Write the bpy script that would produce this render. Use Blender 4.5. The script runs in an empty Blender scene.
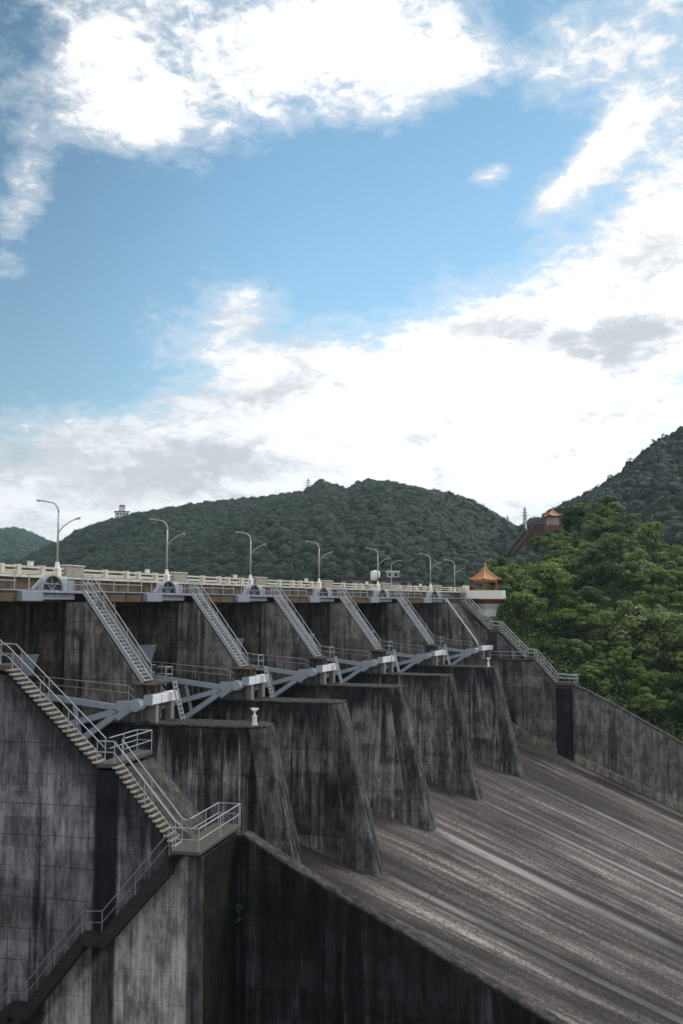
import bpy, bmesh, math, random
import numpy as np
from mathutils import Vector, Matrix

random.seed(7)
RNG = np.random.default_rng(11)
scene = bpy.context.scene
COL = scene.collection
R = math.radians

# ------------------------------------------------------------------ camera and plan of the dam
F_PX, PITCH = 1000.0, 0.09216567834
X0, Z0, PHI, KAP, BAY = -12.1332, 70.0731, 0.273448, 0.00304348, 17.2

def frame(k):
    """centre line of the gate piers: an arc.  returns origin and heading of bay line k"""
    c = KAP
    a0, a1 = PHI, PHI + c * BAY * k
    x = X0 + (-math.cos(a1) + math.cos(a0)) / c
    y = Z0 + (math.sin(a1) - math.sin(a0)) / c
    return x, y, a1

def wp(k, r, s, h):
    x, y, a = frame(k)
    return Vector((x + math.cos(a) * r + math.sin(a) * s, y - math.sin(a) * r + math.cos(a) * s, h))

# ------------------------------------------------------------------ mesh helpers
class MB:
    def __init__(self): self.v, self.f = [], []
    def add(self, vs, fs):
        n = len(self.v); self.v += [tuple(p) for p in vs]; self.f += [tuple(i + n for i in f) for f in fs]; return self
    def box(self, x0, x1, y0, y1, z0, z1):
        vs = [(x, y, z) for x in (x0, x1) for y in (y0, y1) for z in (z0, z1)]
        return self.add(vs, [(0, 1, 3, 2), (4, 6, 7, 5), (0, 4, 5, 1), (2, 3, 7, 6), (0, 2, 6, 4), (1, 5, 7, 3)])
    def beam(self, p, q, w, h, up=(0, 0, 1)):
        p, q = Vector(p), Vector(q); d = (q - p).normalized(); u = Vector(up)
        sd = d.cross(u)
        if sd.length < 1e-4: sd = d.cross(Vector((1, 0, 0)))
        sd.normalize(); u = sd.cross(d)
        vs = []
        for c in (p, q):
            for a, b in ((-1, -1), (1, -1), (1, 1), (-1, 1)):
                vs.append(c + sd * a * w / 2 + u * b * h / 2)
        return self.add(vs, [(3, 2, 1, 0), (4, 5, 6, 7), (0, 1, 5, 4), (1, 2, 6, 5), (2, 3, 7, 6), (3, 0, 4, 7)])
    def tube(self, pts, r, n=6, r2=None):
        pts = [Vector(p) for p in pts]; rings = []
        prev = None
        for i, p in enumerate(pts):
            d = (pts[min(i + 1, len(pts) - 1)] - pts[max(i - 1, 0)]).normalized()
            a = prev if prev is not None else (Vector((0, 0, 1)) if abs(d.z) < .9 else Vector((1, 0, 0)))
            u = (a - d * a.dot(d)).normalized(); w = d.cross(u); prev = u
            rr = r if r2 is None else r + (r2 - r) * i / (len(pts) - 1)
            rings.append([p + (u * math.cos(t) + w * math.sin(t)) * rr for t in [2 * math.pi * j / n for j in range(n)]])
        return self.loft(rings)
    def loft(self, rings, caps=True):
        n = len(rings[0]); vs = [p for rg in rings for p in rg]; fs = []
        for i in range(len(rings) - 1):
            for j in range(n):
                a, b = i * n + j, i * n + (j + 1) % n
                fs.append((a, b, b + n, a + n))
        if caps:
            fs.append(tuple(range(n - 1, -1, -1))); fs.append(tuple((len(rings) - 1) * n + j for j in range(n)))
        return self.add(vs, fs)
    def prism(self, prof, y0, y1):
        """closed profile of (x, z) drawn out along y; y1 may be one value per profile point"""
        n = len(prof); ya = y0 if hasattr(y0, '__len__') else [y0] * n; yb = y1 if hasattr(y1, '__len__') else [y1] * n
        return self.loft([[(x, ya[i], z) for i, (x, z) in enumerate(prof)], [(x, yb[i], z) for i, (x, z) in enumerate(prof)]])
    def lathe(self, prof, c=(0, 0, 0), n=16):
        return self.loft([[(c[0] + rr * math.cos(2 * math.pi * j / n), c[1] + rr * math.sin(2 * math.pi * j / n), c[2] + z) for j in range(n)] for rr, z in prof])
    def mesh(self, name, mat, off=(0, 0, 0), smooth=False):
        me = bpy.data.meshes.new(name)
        o = Vector(off)
        me.from_pydata([Vector(p) - o for p in self.v], [], self.f)
        bm = bmesh.new(); bm.from_mesh(me)
        bmesh.ops.recalc_face_normals(bm, faces=bm.faces)
        bm.to_mesh(me); bm.free()
        if smooth: me.polygons.foreach_set('use_smooth', [True] * len(me.polygons))
        if mat: me.materials.append(mat)
        return me
    def build(self, name, mat, parent=None, smooth=False, bevel=0.0, label=None):
        off = parent['off'] if (parent is not None and 'off' in parent) else (0, 0, 0)
        return link(name, self.mesh(name, mat, off, smooth), parent, bevel, label)

def link(name, me, parent=None, bevel=0.0, label=None):
    o = bpy.data.objects.new(name, me); COL.objects.link(o)
    if parent is not None: o.parent = parent
    if parent is not None and 'off' in parent: o['off'] = list(parent['off'])
    if bevel:
        m = o.modifiers.new('bevel', 'BEVEL'); m.width = bevel; m.segments = 1; m.limit_method = 'ANGLE'; m.angle_limit = R(40)
    if label: o['label'] = label
    return o

def tag(o, label, cat, group=None, kind=None):
    o['label'] = label; o['category'] = cat
    if group: o['group'] = group
    if kind: o['kind'] = kind
    return o

def thing(name, label, cat, k, base=(0, 0, 0), group=None):
    """an Empty standing at the thing's base, turned with bay line k; children are given in (r, s, h)"""
    o = bpy.data.objects.new(name, None); COL.objects.link(o); o.empty_display_size = .5
    x, y, a = frame(k)
    o.location = wp(k, *base); o.rotation_euler = (0, 0, -a); o['off'] = list(base)
    return tag(o, label, cat, group)

def place(o, k, base=None):
    x, y, a = frame(k); o.location = wp(k, *(base or o['off'])); o.rotation_euler = (0, 0, -a)

def copy_tree(o, parent=None):
    c = o.copy(); COL.objects.link(c)
    if parent is not None: c.parent = parent
    for ch in list(o.children): copy_tree(ch, c)
    return c

# ------------------------------------------------------------------ materials
def newmat(name):
    m = bpy.data.materials.new(name); m.use_nodes = True
    nt = m.node_tree; b = nt.nodes['Principled BSDF']
    return m, nt, b
class NT:
    def __init__(self, nt): self.nt = nt
    def n(self, t, **kw):
        x = self.nt.nodes.new(t)
        for a, b in kw.items(): setattr(x, a, b)
        return x
    def set(self, sock, v):
        if hasattr(v, 'links') or isinstance(v, bpy.types.NodeSocket): self.nt.links.new(v, sock)
        else: sock.default_value = v
    def m(self, op, a, b=None, c=None, clamp=False):
        x = self.n('ShaderNodeMath', operation=op, use_clamp=clamp); self.set(x.inputs[0], a)
        if b is not None: self.set(x.inputs[1], b)
        if c is not None: self.set(x.inputs[2], c)
        return x.outputs[0]
    def vm(self, op, a, b=None):
        x = self.n('ShaderNodeVectorMath', operation=op); self.set(x.inputs[0], a)
        if b is not None: self.set(x.inputs[1], b)
        return x.outputs[0]
    def ss(self, v, lo, hi, a=0.0, b=1.0):
        x = self.n('ShaderNodeMapRange', interpolation_type='SMOOTHSTEP')
        self.set(x.inputs[0], v); self.set(x.inputs[1], lo); self.set(x.inputs[2], hi); self.set(x.inputs[3], a); self.set(x.inputs[4], b)
        return x.outputs[0]
    def noise(self, v, scale, detail=4, rough=.55, dist=0.0):
        x = self.n('ShaderNodeTexNoise'); self.set(x.inputs['Vector'], v); self.set(x.inputs['Scale'], scale)
        self.set(x.inputs['Detail'], detail); self.set(x.inputs['Roughness'], rough); self.set(x.inputs['Distortion'], dist)
        return x.outputs[0]
    def white(self, v):
        x = self.n('ShaderNodeTexWhiteNoise', noise_dimensions='3D'); self.set(x.inputs['Vector'], v); return x.outputs['Value']
    def mix(self, f, a, b, blend='MIX'):
        x = self.n('ShaderNodeMix', data_type='RGBA', blend_type=blend)
        self.set(x.inputs[0], f)
        for s, v in ((x.inputs[6], a), (x.inputs[7], b)):
            self.set(s, v if not isinstance(v, tuple) else (v + (1,))[:4])
        return x.outputs[2]
    def xyz(self, v):
        x = self.n('ShaderNodeSeparateXYZ'); self.set(x.inputs[0], v); return x.outputs
    def comb(self, a, b, c):
        x = self.n('ShaderNodeCombineXYZ')
        for s, v in zip(x.inputs, (a, b, c)): self.set(s, v)
        return x.outputs[0]
    def bump(self, h, strength=.4, dist=.05):
        x = self.n('ShaderNodeBump'); self.set(x.inputs['Strength'], strength); self.set(x.inputs['Distance'], dist); self.set(x.inputs['Height'], h)
        return x.outputs[0]

def concrete(name, light, mid, dark, wet=.5, bands=(), moss=.5, lift=1.5, white=.5, seed=0.0, slope=False, drip=None):
    """weathered cast concrete: lifts, run-down streaks, lime runs, black algae, lichen on tops"""
    m, nt, b = newmat(name); N = NT(nt)
    obj = N.n('ShaderNodeTexCoord').outputs['Object']; geo = N.n('ShaderNodeNewGeometry')
    rnd = N.m('MULTIPLY', N.n('ShaderNodeObjectInfo').outputs['Random'], 61.0)
    o = N.vm('ADD', obj, N.comb(rnd, rnd, seed)); x, y, z = N.xyz(o)
    wz = N.xyz(geo.outputs['Position'])[2]; nz = N.xyz(geo.outputs['Normal'])[2]
    def st(sx, sz): return N.comb(N.m('MULTIPLY', x, sx), N.m('MULTIPLY', y, sx), N.m('MULTIPLY', z, sz))
    blot = N.noise(o, .35, 5, .6)
    wide = N.noise(st(.55, .035), 1, 3, .5)
    fine = N.noise(st(3.2, .10), 1, 4, .6)
    hair = N.noise(st(9, .35), 1, 3, .6)
    lz = N.m('DIVIDE', wz, lift); row = N.m('FLOOR', lz)
    wob = N.m('ADD', N.m('MULTIPLY', N.noise(o, 1.4, 3), .06), N.m('MULTIPLY', N.noise(o, .22, 2), .10))
    fr = N.m('FRACT', N.m('ADD', lz, wob))
    line = N.m('SUBTRACT', 1.0, N.ss(N.m('ABSOLUTE', N.m('SUBTRACT', fr, .5)), .0, .024))
    panel = N.white(N.comb(N.m('FLOOR', N.m('DIVIDE', N.m('ADD', x, N.m('MULTIPLY', y, 1.0)), 4.3)), row, 3.0))
    col = N.mix(N.ss(blot, .40, .60), mid, light)
    col = N.mix(N.m('MULTIPLY', N.ss(panel, .2, 1.0), .45), col, mid)
    col = N.mix(N.m('MULTIPLY', N.ss(panel, .0, .25, 1, 0), .35), col, dark)
    col = N.mix(N.m('MULTIPLY', N.ss(N.m('ADD', N.m('MULTIPLY', fine, .6), N.m('MULTIPLY', hair, .4)), .45, .57), .85), col, tuple(c * .75 for c in mid))
    run = N.ss(N.m('ADD', N.m('MULTIPLY', wide, .62), N.m('MULTIPLY', fine, .43)), .585 - .13 * wet, .655 - .10 * wet)
    rowv = N.white(N.comb(row, N.m('FLOOR', N.m('ADD', rnd, N.m('DIVIDE', x, 13.0))), 1.0))
    col = N.mix(N.m('MULTIPLY', N.ss(rowv, .55, .75), .40), col, light)
    col = N.mix(N.m('MULTIPLY', N.ss(rowv, .25, .45, 1, 0), .38), col, tuple(c * .6 for c in mid))
    patch = N.ss(N.noise(N.comb(N.m('MULTIPLY', x, .16), N.m('MULTIPLY', y, .16), N.m('MULTIPLY', z, .22)), 1, 4, .6), .40, .60, .35 + wet * .5, 1.0)
    blk = N.ss(N.noise(N.comb(N.m('MULTIPLY', x, .45), N.m('MULTIPLY', y, .45), N.m('MULTIPLY', z, .75)), 1, 5, .62), .55, .68)
    col = N.mix(N.m('MULTIPLY', blk, .55), col, tuple(c * 1.6 for c in dark))
    col = N.mix(N.m('MULTIPLY', N.m('MULTIPLY', run, patch), .93), col, dark)
    lime = N.m('MULTIPLY', N.ss(N.noise(st(1.5, .07), 1, 4, .65, .3), .545, .66), N.ss(hair, .36, .6))
    col = N.mix(N.m('MULTIPLY', lime, white), col, (light[0] * 1.7, light[1] * 1.72, light[2] * 1.8))
    col = N.mix(N.m('MULTIPLY', line, N.ss(N.noise(o, .6, 3), .4, .6, .15, .75)), col, dark)
    for (a0, a1, z0, z1, amt) in bands:         # run-off stains below drip points: position along the wall and height
        ox, oy, oz = N.xyz(obj)
        e = N.m('ADD', ox, N.m('MULTIPLY', N.m('SUBTRACT', fine, .5), .5))
        w = N.m('MULTIPLY', N.ss(e, a0 - .12, a0 + .15), N.ss(e, a1 - .15, a1 + .12, 1, 0))
        w = N.m('MULTIPLY', w, N.m('MULTIPLY', N.ss(wz, z1 - .5, z1 + .5, 1, 0), N.ss(wz, z0 - 1, z0 + 1)))
        col = N.mix(N.m('MULTIPLY', w, N.m('MULTIPLY', N.ss(hair, .25, .55, .75, 1), amt)), col, tuple(c * .5 for c in dark))
    top = N.m('MULTIPLY', N.ss(nz, .35, .7), moss)
    lich = N.mix(N.ss(N.noise(o, 2.2, 5, .65), .42, .6), (.026, .023, .020), (.072, .064, .055))
    col = N.mix(top, col, lich)
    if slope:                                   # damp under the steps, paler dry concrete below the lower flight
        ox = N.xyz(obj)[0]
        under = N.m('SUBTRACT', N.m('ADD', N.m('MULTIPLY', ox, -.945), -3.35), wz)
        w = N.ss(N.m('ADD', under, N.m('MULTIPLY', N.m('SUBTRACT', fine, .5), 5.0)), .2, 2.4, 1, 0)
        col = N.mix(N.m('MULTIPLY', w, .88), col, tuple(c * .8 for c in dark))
        low = N.m('SUBTRACT', N.m('SUBTRACT', N.m('MULTIPLY', N.m('SUBTRACT', ox, 9.1), 1.12), 12.3), wz)
        dry = N.m('MULTIPLY', N.ss(low, 0, .5), N.m('SUBTRACT', 1.0, N.m('MULTIPLY', run, .75)))
        col = N.mix(N.m('MULTIPLY', dry, .75), col, N.mix(N.ss(hair, .4, .62), (.46, .44, .415), (.30, .288, .275)))
        for (a0, a1, z0, z1, amt) in bands:
            w = N.m('MULTIPLY', N.ss(ox, a0 - .06, a0 + .08), N.ss(ox, a1 - .08, a1 + .06, 1, 0))
            w = N.m('MULTIPLY', w, N.ss(wz, z1 - .5, z1 + .5, 1, 0))
            col = N.mix(N.m('MULTIPLY', w, N.ss(hair, .3, .62, amt * .97, amt * .72)), col, tuple(c * .7 for c in dark))
    if drip is not None:                        # black algae hanging from the wet ledge, ragged along its lower edge
        w = N.ss(N.m('ADD', N.m('SUBTRACT', drip, wz), N.m('MULTIPLY', N.m('SUBTRACT', N.m('ADD', N.m('MULTIPLY', fine, .5), N.m('MULTIPLY', wide, .5)), .5), 17.0)), .4, 2.8, 1, 0)
        col = N.mix(N.m('MULTIPLY', w, .9), col, dark)
    mot = N.m('ADD', N.m('MULTIPLY', N.noise(N.comb(N.m('MULTIPLY', x, 1.5), N.m('MULTIPLY', y, 1.5), N.m('MULTIPLY', z, .55)), 1, 10, .74), .72), N.m('MULTIPLY', N.noise(N.comb(N.m('MULTIPLY', x, 7.0), N.m('MULTIPLY', y, 7.0), N.m('MULTIPLY', z, .9)), 1, 6, .7), .28))
    mv = N.ss(mot, .38, .62, .50, 1.62); col = N.mix(1.0, col, N.comb(mv, mv, mv), 'MULTIPLY')
    grain = N.noise(o, 14, 6, .7)
    col = N.mix(N.ss(grain, .3, .75, .28, 0), col, dark)
    N.set(b.inputs['Base Color'], col); N.set(b.inputs['Roughness'], N.ss(run, 0, 1, .95, .75)); b.inputs['Specular IOR Level'].default_value = .12
    hgt = N.m('ADD', N.m('ADD', N.m('MULTIPLY', grain, .5), N.m('MULTIPLY', fine, .4)), N.m('MULTIPLY', line, -.8))
    N.set(b.inputs['Normal'], N.bump(hgt, .5, .06))
    return m

def chute_mat():
    m, nt, b = newmat('chute_concrete'); N = NT(nt)
    uv = N.n('ShaderNodeUVMap'); uv.uv_map = 'UVMap'
    u, v, _ = N.xyz(uv.outputs[0]); p = N.comb(u, v, 0.0)
    def st(a, c, off=0.0): return N.comb(N.m('MULTIPLY', u, a), N.m('MULTIPLY', v, c), off)
    wide = N.noise(st(.42, .012, 3.0), 1, 3, .55); mid = N.noise(st(1.0, .05, 9.0), 1, 6, .66); fine = N.noise(st(5, .16), 1, 5, .65)
    grain = N.noise(p, 3.2, 6, .75); blot = N.noise(p, .22, 4, .6)
    pan = N.white(N.comb(N.m('FLOOR', N.m('DIVIDE', N.m('ADD', u, 1.2), 5.733)), N.m('FLOOR', N.m('DIVIDE', N.m('SUBTRACT', v, 1.5), 12.2)), 1.0))
    col = N.mix(N.ss(mid, .40, .60), (.085, .072, .067), (.245, .224, .212))
    col = N.mix(N.m('MULTIPLY', N.ss(wide, .46, .54), .78), col, (.060, .050, .048))
    col = N.mix(N.m('MULTIPLY', N.ss(fine, .5, .66), .35), col, (.055, .047, .045))
    col = N.mix(N.m('MULTIPLY', N.ss(N.noise(st(1.3, .02, 21.0), 1, 4, .6), .56, .70), .6), col, (.31, .288, .272))
    col = N.mix(N.m('MULTIPLY', N.ss(pan, .1, .9), .42), col, (.07, .06, .057))
    col = N.mix(N.ss(N.m('ADD', N.m('MULTIPLY', grain, .6), N.m('MULTIPLY', N.noise(st(3.0, .5, 2.0), 1, 5, .7), .4)), .42, .54, .85, 0), col, (.042, .036, .034))
    col = N.mix(N.m('MULTIPLY', N.ss(grain, .56, .68), .6), col, (.38, .35, .33))
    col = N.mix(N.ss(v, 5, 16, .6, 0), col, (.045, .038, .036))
    pan2 = N.white(N.comb(N.m('FLOOR', N.m('DIVIDE', N.m('ADD', u, 1.2), 5.733)), N.m('FLOOR', N.m('DIVIDE', N.m('ADD', v, 4.6), 12.2)), 5.0))
    # smooth scoured bands that run down from each pier nose, with dark edges
    f = N.m('ABSOLUTE', N.m('SUBTRACT', N.m('FRACT', N.m('ADD', N.m('DIVIDE', u, BAY), .5)), .5)); f = N.m('MULTIPLY', f, BAY)
    f = N.m('ADD', f, N.m('MULTIPLY', N.m('SUBTRACT', N.noise(st(.6, .06, 4.0), 1, 2), .5), .8))
    wv = N.white(N.comb(N.m('FLOOR', N.m('ADD', N.m('DIVIDE', u, BAY), .5)), 2.0, 8.0))
    f = N.m('MULTIPLY', f, N.ss(wv, 0, 1, .75, 1.7))
    edge = N.m('MULTIPLY', N.ss(f, .55, 1.0), N.ss(f, 1.2, 2.3, 1, 0))
    bandm = N.m('MULTIPLY', N.m('MULTIPLY', N.ss(f, .1, 1.15, 1, 0), N.ss(v, 10.5, 15)), N.ss(wv, 0, 1, 1, .6))
    smooth = N.mix(N.ss(N.noise(st(2.5, .05, 7.0), 1, 3), .4, .65), (.15, .144, .142), (.27, .262, .258))
    col = N.mix(N.m('MULTIPLY', edge, N.m('MULTIPLY', N.ss(v, 10, 14), .8)), col, (.04, .035, .034))
    col = N.mix(N.m('MULTIPLY', bandm, .9), col, smooth)
    big = N.noise(N.comb(N.m('MULTIPLY', u, .13), N.m('MULTIPLY', v, .045), 2.0), 1, 5, .6)
    mv = N.ss(big, .38, .62, .48, 1.42); col = N.mix(1.0, col, N.comb(mv, N.m('MULTIPLY', mv, .985), N.m('MULTIPLY', mv, .98)), 'MULTIPLY')
    vor = N.n('ShaderNodeTexVoronoi', feature='DISTANCE_TO_EDGE'); N.set(vor.inputs['Vector'], N.comb(N.m('MULTIPLY', u, .16), N.m('ADD', N.m('MULTIPLY', v, .075), N.m('MULTIPLY', N.noise(p, .5, 3), .35)), 0.0)); vor.inputs['Scale'].default_value = 1.0
    crack = N.m('MULTIPLY', N.ss(vor.outputs['Distance'], .0, .008, 1, 0), N.ss(blot, .48, .6))
    col = N.mix(N.m('MULTIPLY', crack, .7), col, (.025, .022, .02))
    # joints
    j1 = N.m('ABSOLUTE', N.m('SUBTRACT', N.m('FRACT', N.m('DIVIDE', N.m('ADD', N.m('SUBTRACT', v, 1.5), N.m('MULTIPLY', N.m('FLOOR', N.m('DIVIDE', N.m('ADD', u, 1.2), 5.733)), 3.7)), 12.2)), .5))
    j2 = N.m('ABSOLUTE', N.m('SUBTRACT', N.m('FRACT', N.m('DIVIDE', N.m('ADD', u, 1.2), 5.733)), .5))
    jl = N.m('MAXIMUM', N.m('MULTIPLY', N.ss(j1, .4955, .499), N.ss(pan2, .35, .6, .25, .9)), N.m('MULTIPLY', N.ss(j2, .487, .497), .55))
    col = N.mix(N.m('MULTIPLY', jl, .75), col, (.02, .018, .017))
    N.set(b.inputs['Base Color'], col); N.set(b.inputs['Roughness'], .85); b.inputs['Specular IOR Level'].default_value = .2
    hgt = N.m('ADD', N.m('MULTIPLY', grain, .7), N.m('ADD', N.m('MULTIPLY', fine, .5), N.m('MULTIPLY', jl, -1.2)))
    N.set(b.inputs['Normal'], N.bump(hgt, .35, .06))
    return m

def paint(name, c, rough=.5, metal=0.0, dirt=.35, dirtc=(.09, .07, .055), scale=1.6):
    m, nt, b = newmat(name); N = NT(nt)
    o = N.n('ShaderNodeTexCoord').outputs['Object']; x, y, z = N.xyz(o)
    n1 = N.noise(o, scale, 5, .65); n2 = N.noise(N.comb(N.m('MULTIPLY', x, 6.0), N.m('MULTIPLY', y, 6.0), N.m('MULTIPLY', z, .8)), 1, 4, .6)
    f = N.m('MULTIPLY', N.ss(N.m('ADD', N.m('MULTIPLY', n1, .6), N.m('MULTIPLY', n2, .4)), .48, .68), dirt)
    N.set(b.inputs['Base Color'], N.mix(f, c, dirtc)); N.set(b.inputs['Roughness'], N.ss(n1, .3, .7, max(.1, rough - .1), min(1, rough + .2)))
    b.inputs['Metallic'].default_value = metal; b.inputs['Specular IOR Level'].default_value = .12 if rough >= .8 else .5
    N.set(b.inputs['Normal'], N.bump(n1, .15, .02))
    return m

def leafmat(name, base, var=.5, tint=(1.5, 1.35, .6), trans=.25, patch=.15):
    m, nt, b = newmat(name); N = NT(nt)
    geo = N.n('ShaderNodeNewGeometry'); p = geo.outputs['Position']; rnd = N.n('ShaderNodeObjectInfo').outputs['Random']
    col = N.mix(N.ss(N.noise(p, patch, 3), .38, .66), tuple(c * .72 for c in base), base)
    col = N.mix(N.m('MULTIPLY', N.ss(N.noise(p, patch * 5, 3), .45, .75), var), col, tuple(c * t for c, t in zip(base, tint)))
    at = N.n('ShaderNodeAttribute', attribute_name='clump', attribute_type='GEOMETRY').outputs['Fac']
    col = N.mix(N.m('MULTIPLY', at, .55), col, tuple(c * t * 1.1 for c, t in zip(base, tint)))
    col = N.mix(1.0, col, N.comb(N.ss(rnd, 0, 1, .78, 1.08), N.ss(rnd, 0, 1, .85, 1.15), N.ss(rnd, 0, 1, .9, 1.0)), 'MULTIPLY')
    N.set(b.inputs['Base Color'], col); b.inputs['Roughness'].default_value = .6
    b.inputs['Specular IOR Level'].default_value = .3
    tr = N.n('ShaderNodeBsdfTranslucent'); N.set(tr.inputs[0], col)
    mx = N.n('ShaderNodeMixShader'); mx.inputs[0].default_value = trans
    nt.links.new(b.outputs[0], mx.inputs[1]); nt.links.new(tr.outputs[0], mx.inputs[2])
    nt.links.new(mx.outputs[0], nt.nodes['Material Output'].inputs['Surface'])
    return m

def soil(name, a, c, scale=.15):
    m, nt, b = newmat(name); N = NT(nt)
    p = N.n('ShaderNodeNewGeometry').outputs['Position']
    n = N.noise(p, scale, 6, .65)
    N.set(b.inputs['Base Color'], N.mix(N.ss(n, .35, .65), a, c)); b.inputs['Roughness'].default_value = 1; b.inputs['Specular IOR Level'].default_value = .05
    N.set(b.inputs['Normal'], N.bump(n, .6, .6)); return m

M = {}
M['abut'] = concrete('abutment_concrete', (.265, .265, .274), (.165, .166, .174), (.018, .019, .023), wet=.28, white=.45, moss=.9, slope=True,
                     bands=((4.9, 6.1, -80, -8, .95), (9.75, 11.2, -80, -11.4, .9), (1.2, 2.3, -80, -19.5, .8)))
M['abutr'] = concrete('abutment_concrete_far', (.205, .198, .193), (.13, .126, .125), (.024, .024, .026), wet=.4, white=.3, moss=.9,
                      bands=((9.6, 12.1, -80, -11.2, .97),))
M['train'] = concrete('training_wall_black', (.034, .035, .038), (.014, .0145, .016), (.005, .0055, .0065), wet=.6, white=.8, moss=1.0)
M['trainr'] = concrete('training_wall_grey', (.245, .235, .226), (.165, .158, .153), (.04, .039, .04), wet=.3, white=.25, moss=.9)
M['pier_up'] = concrete('pier_wall_concrete', (.25, .228, .212), (.155, .142, .134), (.022, .020, .020), wet=.34, white=.3, moss=.9, lift=2.0)
M['pier_lo'] = concrete('pier_base_concrete', (.29, .286, .288), (.145, .142, .144), (.012, .0122, .0135), wet=.45, white=.95, moss=.9, lift=1.7, drip=-8.15)
M['pier_back'] = concrete('pier_back_shaded_concrete', (.17, .155, .13), (.10, .092, .08), (.016, .015, .014), wet=.5, white=.4, lift=2.0)  # pier wall tone darkened: the deck's shade over the slots is in the colour
M['nose'] = concrete('pier_nose_concrete', (.165, .160, .158), (.085, .082, .082), (.014, .0138, .0145), wet=.55, white=.2, moss=.8, lift=1.7)
M['chute'] = chute_mat()
M['fillet'] = concrete('fillet_concrete', (.30, .26, .215), (.21, .18, .15), (.09, .08, .07), wet=.1, white=.2, moss=.0)
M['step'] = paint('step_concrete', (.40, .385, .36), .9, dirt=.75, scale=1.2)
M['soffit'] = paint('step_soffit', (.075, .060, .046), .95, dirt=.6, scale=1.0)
M['slab'] = paint('landing_concrete', (.095, .088, .078), .9, dirt=.7)
M['gate'] = paint('gate_paint', (.37, .425, .49), .5, dirt=.6, dirtc=(.2, .2, .2))
M['gatew'] = paint('girder_paint', (.80, .81, .83), .5, dirt=.45, dirtc=(.3, .3, .3))
M['legc'] = paint('leg_concrete', (.24, .232, .225), .9, dirt=.7)
M['skin'] = paint('gate_skin_paint', (.10, .11, .12), .6, dirt=.8, dirtc=(.03, .026, .022))
M['galv'] = paint('galvanised_steel', (.44, .47, .50), .45, .3, dirt=.3, dirtc=(.2, .19, .18))
M['rail'] = paint('rail_steel', (.37, .39, .42), .4, .2, dirt=.25, dirtc=(.2, .18, .16))
M['railold'] = paint('old_rail_steel', (.23, .245, .265), .6, .2, dirt=.5, dirtc=(.07, .06, .055))
M['hoist'] = paint('hoist_paint', (.27, .30, .345), .5, dirt=.6)
M['para'] = paint('parapet_paint', (.60, .56, .47), .8, dirt=.45, dirtc=(.2, .17, .13))
M['paradk'] = paint('parapet_stone', (.33, .31, .26), .9, dirt=.6)
M['white'] = paint('white_paint', (.78, .77, .74), .6, dirt=.25, dirtc=(.3, .28, .25))
M['fascia'] = paint('rusty_fascia', (.125, .095, .066), .9, dirt=.95, dirtc=(.03, .025, .02), scale=.7)
M['dark'] = paint('dark_metal', (.03, .032, .036), .6, dirt=.3)
M['deck'] = paint('deck_concrete', (.2, .19, .18), .9)
M['pipe'] = paint('rusty_pipe', (.16, .12, .10), .8, dirt=.6)
M['lamp'] = paint('lamp_steel', (.42, .42, .41), .5, .3, dirt=.2)
M['glass'] = paint('lamp_glass', (.6, .62, .62), .2)
M['tile'] = paint('orange_roof_tile', (.42, .185, .06), .6, dirt=.7, dirtc=(.16, .075, .04))
M['red'] = paint('red_paint', (.30, .055, .03), .6)
M['brick'] = paint('brown_brick', (.15, .085, .065), .9, dirt=.6)
M['roofdk'] = paint('dark_roof', (.07, .068, .068), .8)
M['wallb'] = paint('building_wall', (.32, .30, .27), .9)
M['win'] = paint('window_dark', (.02, .025, .03), .15, dirt=.1)
M['bark'] = paint('bark', (.10, .075, .055), .95, dirt=.5, scale=4)
M['soil'] = soil('hill_soil', (.018, .026, .012), (.03, .034, .018))
M['forestfloor'] = soil('forest_floor', (.012, .022, .012), (.022, .034, .016), .05)
M['rock'] = soil('valley_ground', (.08, .075, .065), (.14, .13, .11), .1)

# ------------------------------------------------------------------ SETTING: ground, water, hills
def sheet(name, fn, us, vs, mat, kind='structure', uvs=None, smooth=True):
    nu, nv = len(us), len(vs); pts = np.array([fn(u, v) for v in vs for u in us], float)
    fs = [(j * nu + i, j * nu + i + 1, (j + 1) * nu + i + 1, (j + 1) * nu + i) for j in range(nv - 1) for i in range(nu - 1)]
    me = bpy.data.meshes.new(name); me.from_pydata(pts.tolist(), [], fs)
    if smooth: me.polygons.foreach_set('use_smooth', [True] * len(me.polygons))
    if uvs:
        uvl = me.uv_layers.new(name='UVMap'); flat = [uvs(u, v) for v in vs for u in us]
        data = []
        for l in me.loops: data += flat[l.vertex_index]
        uvl.data.foreach_set('uv', data)
    me.materials.append(mat); o = bpy.data.objects.new(name, me); COL.objects.link(o)
    if kind: o['kind'] = kind
    return o

HOR = 604.43
def px_ang(px): return (px - 341.5) / 1000.0
def lerp_tab(tab, x):
    xs = [t[0] for t in tab]; return float(np.interp(x, xs, [t[1] for t in tab]))
def vnoise(x, y, seed=0):
    """cheap smooth value noise"""
    xi, yi = math.floor(x), math.floor(y); fx, fy = x - xi, y - yi
    def h(a, b): 
        t = math.sin(a * 127.1 + b * 311.7 + seed * 74.7) * 43758.5453; return t - math.floor(t)
    fx, fy = fx * fx * (3 - 2 * fx), fy * fy * (3 - 2 * fy)
    return (h(xi, yi) * (1 - fx) + h(xi + 1, yi) * fx) * (1 - fy) + (h(xi, yi + 1) * (1 - fx) + h(xi + 1, yi + 1) * fx) * fy

g = sheet('ground', lambda x, y: (x, y, -58 if (x * x + y * y) < 9e6 else -62), np.linspace(-9000, 9000, 25), np.linspace(-9000, 9000, 25), M['rock'])

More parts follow.
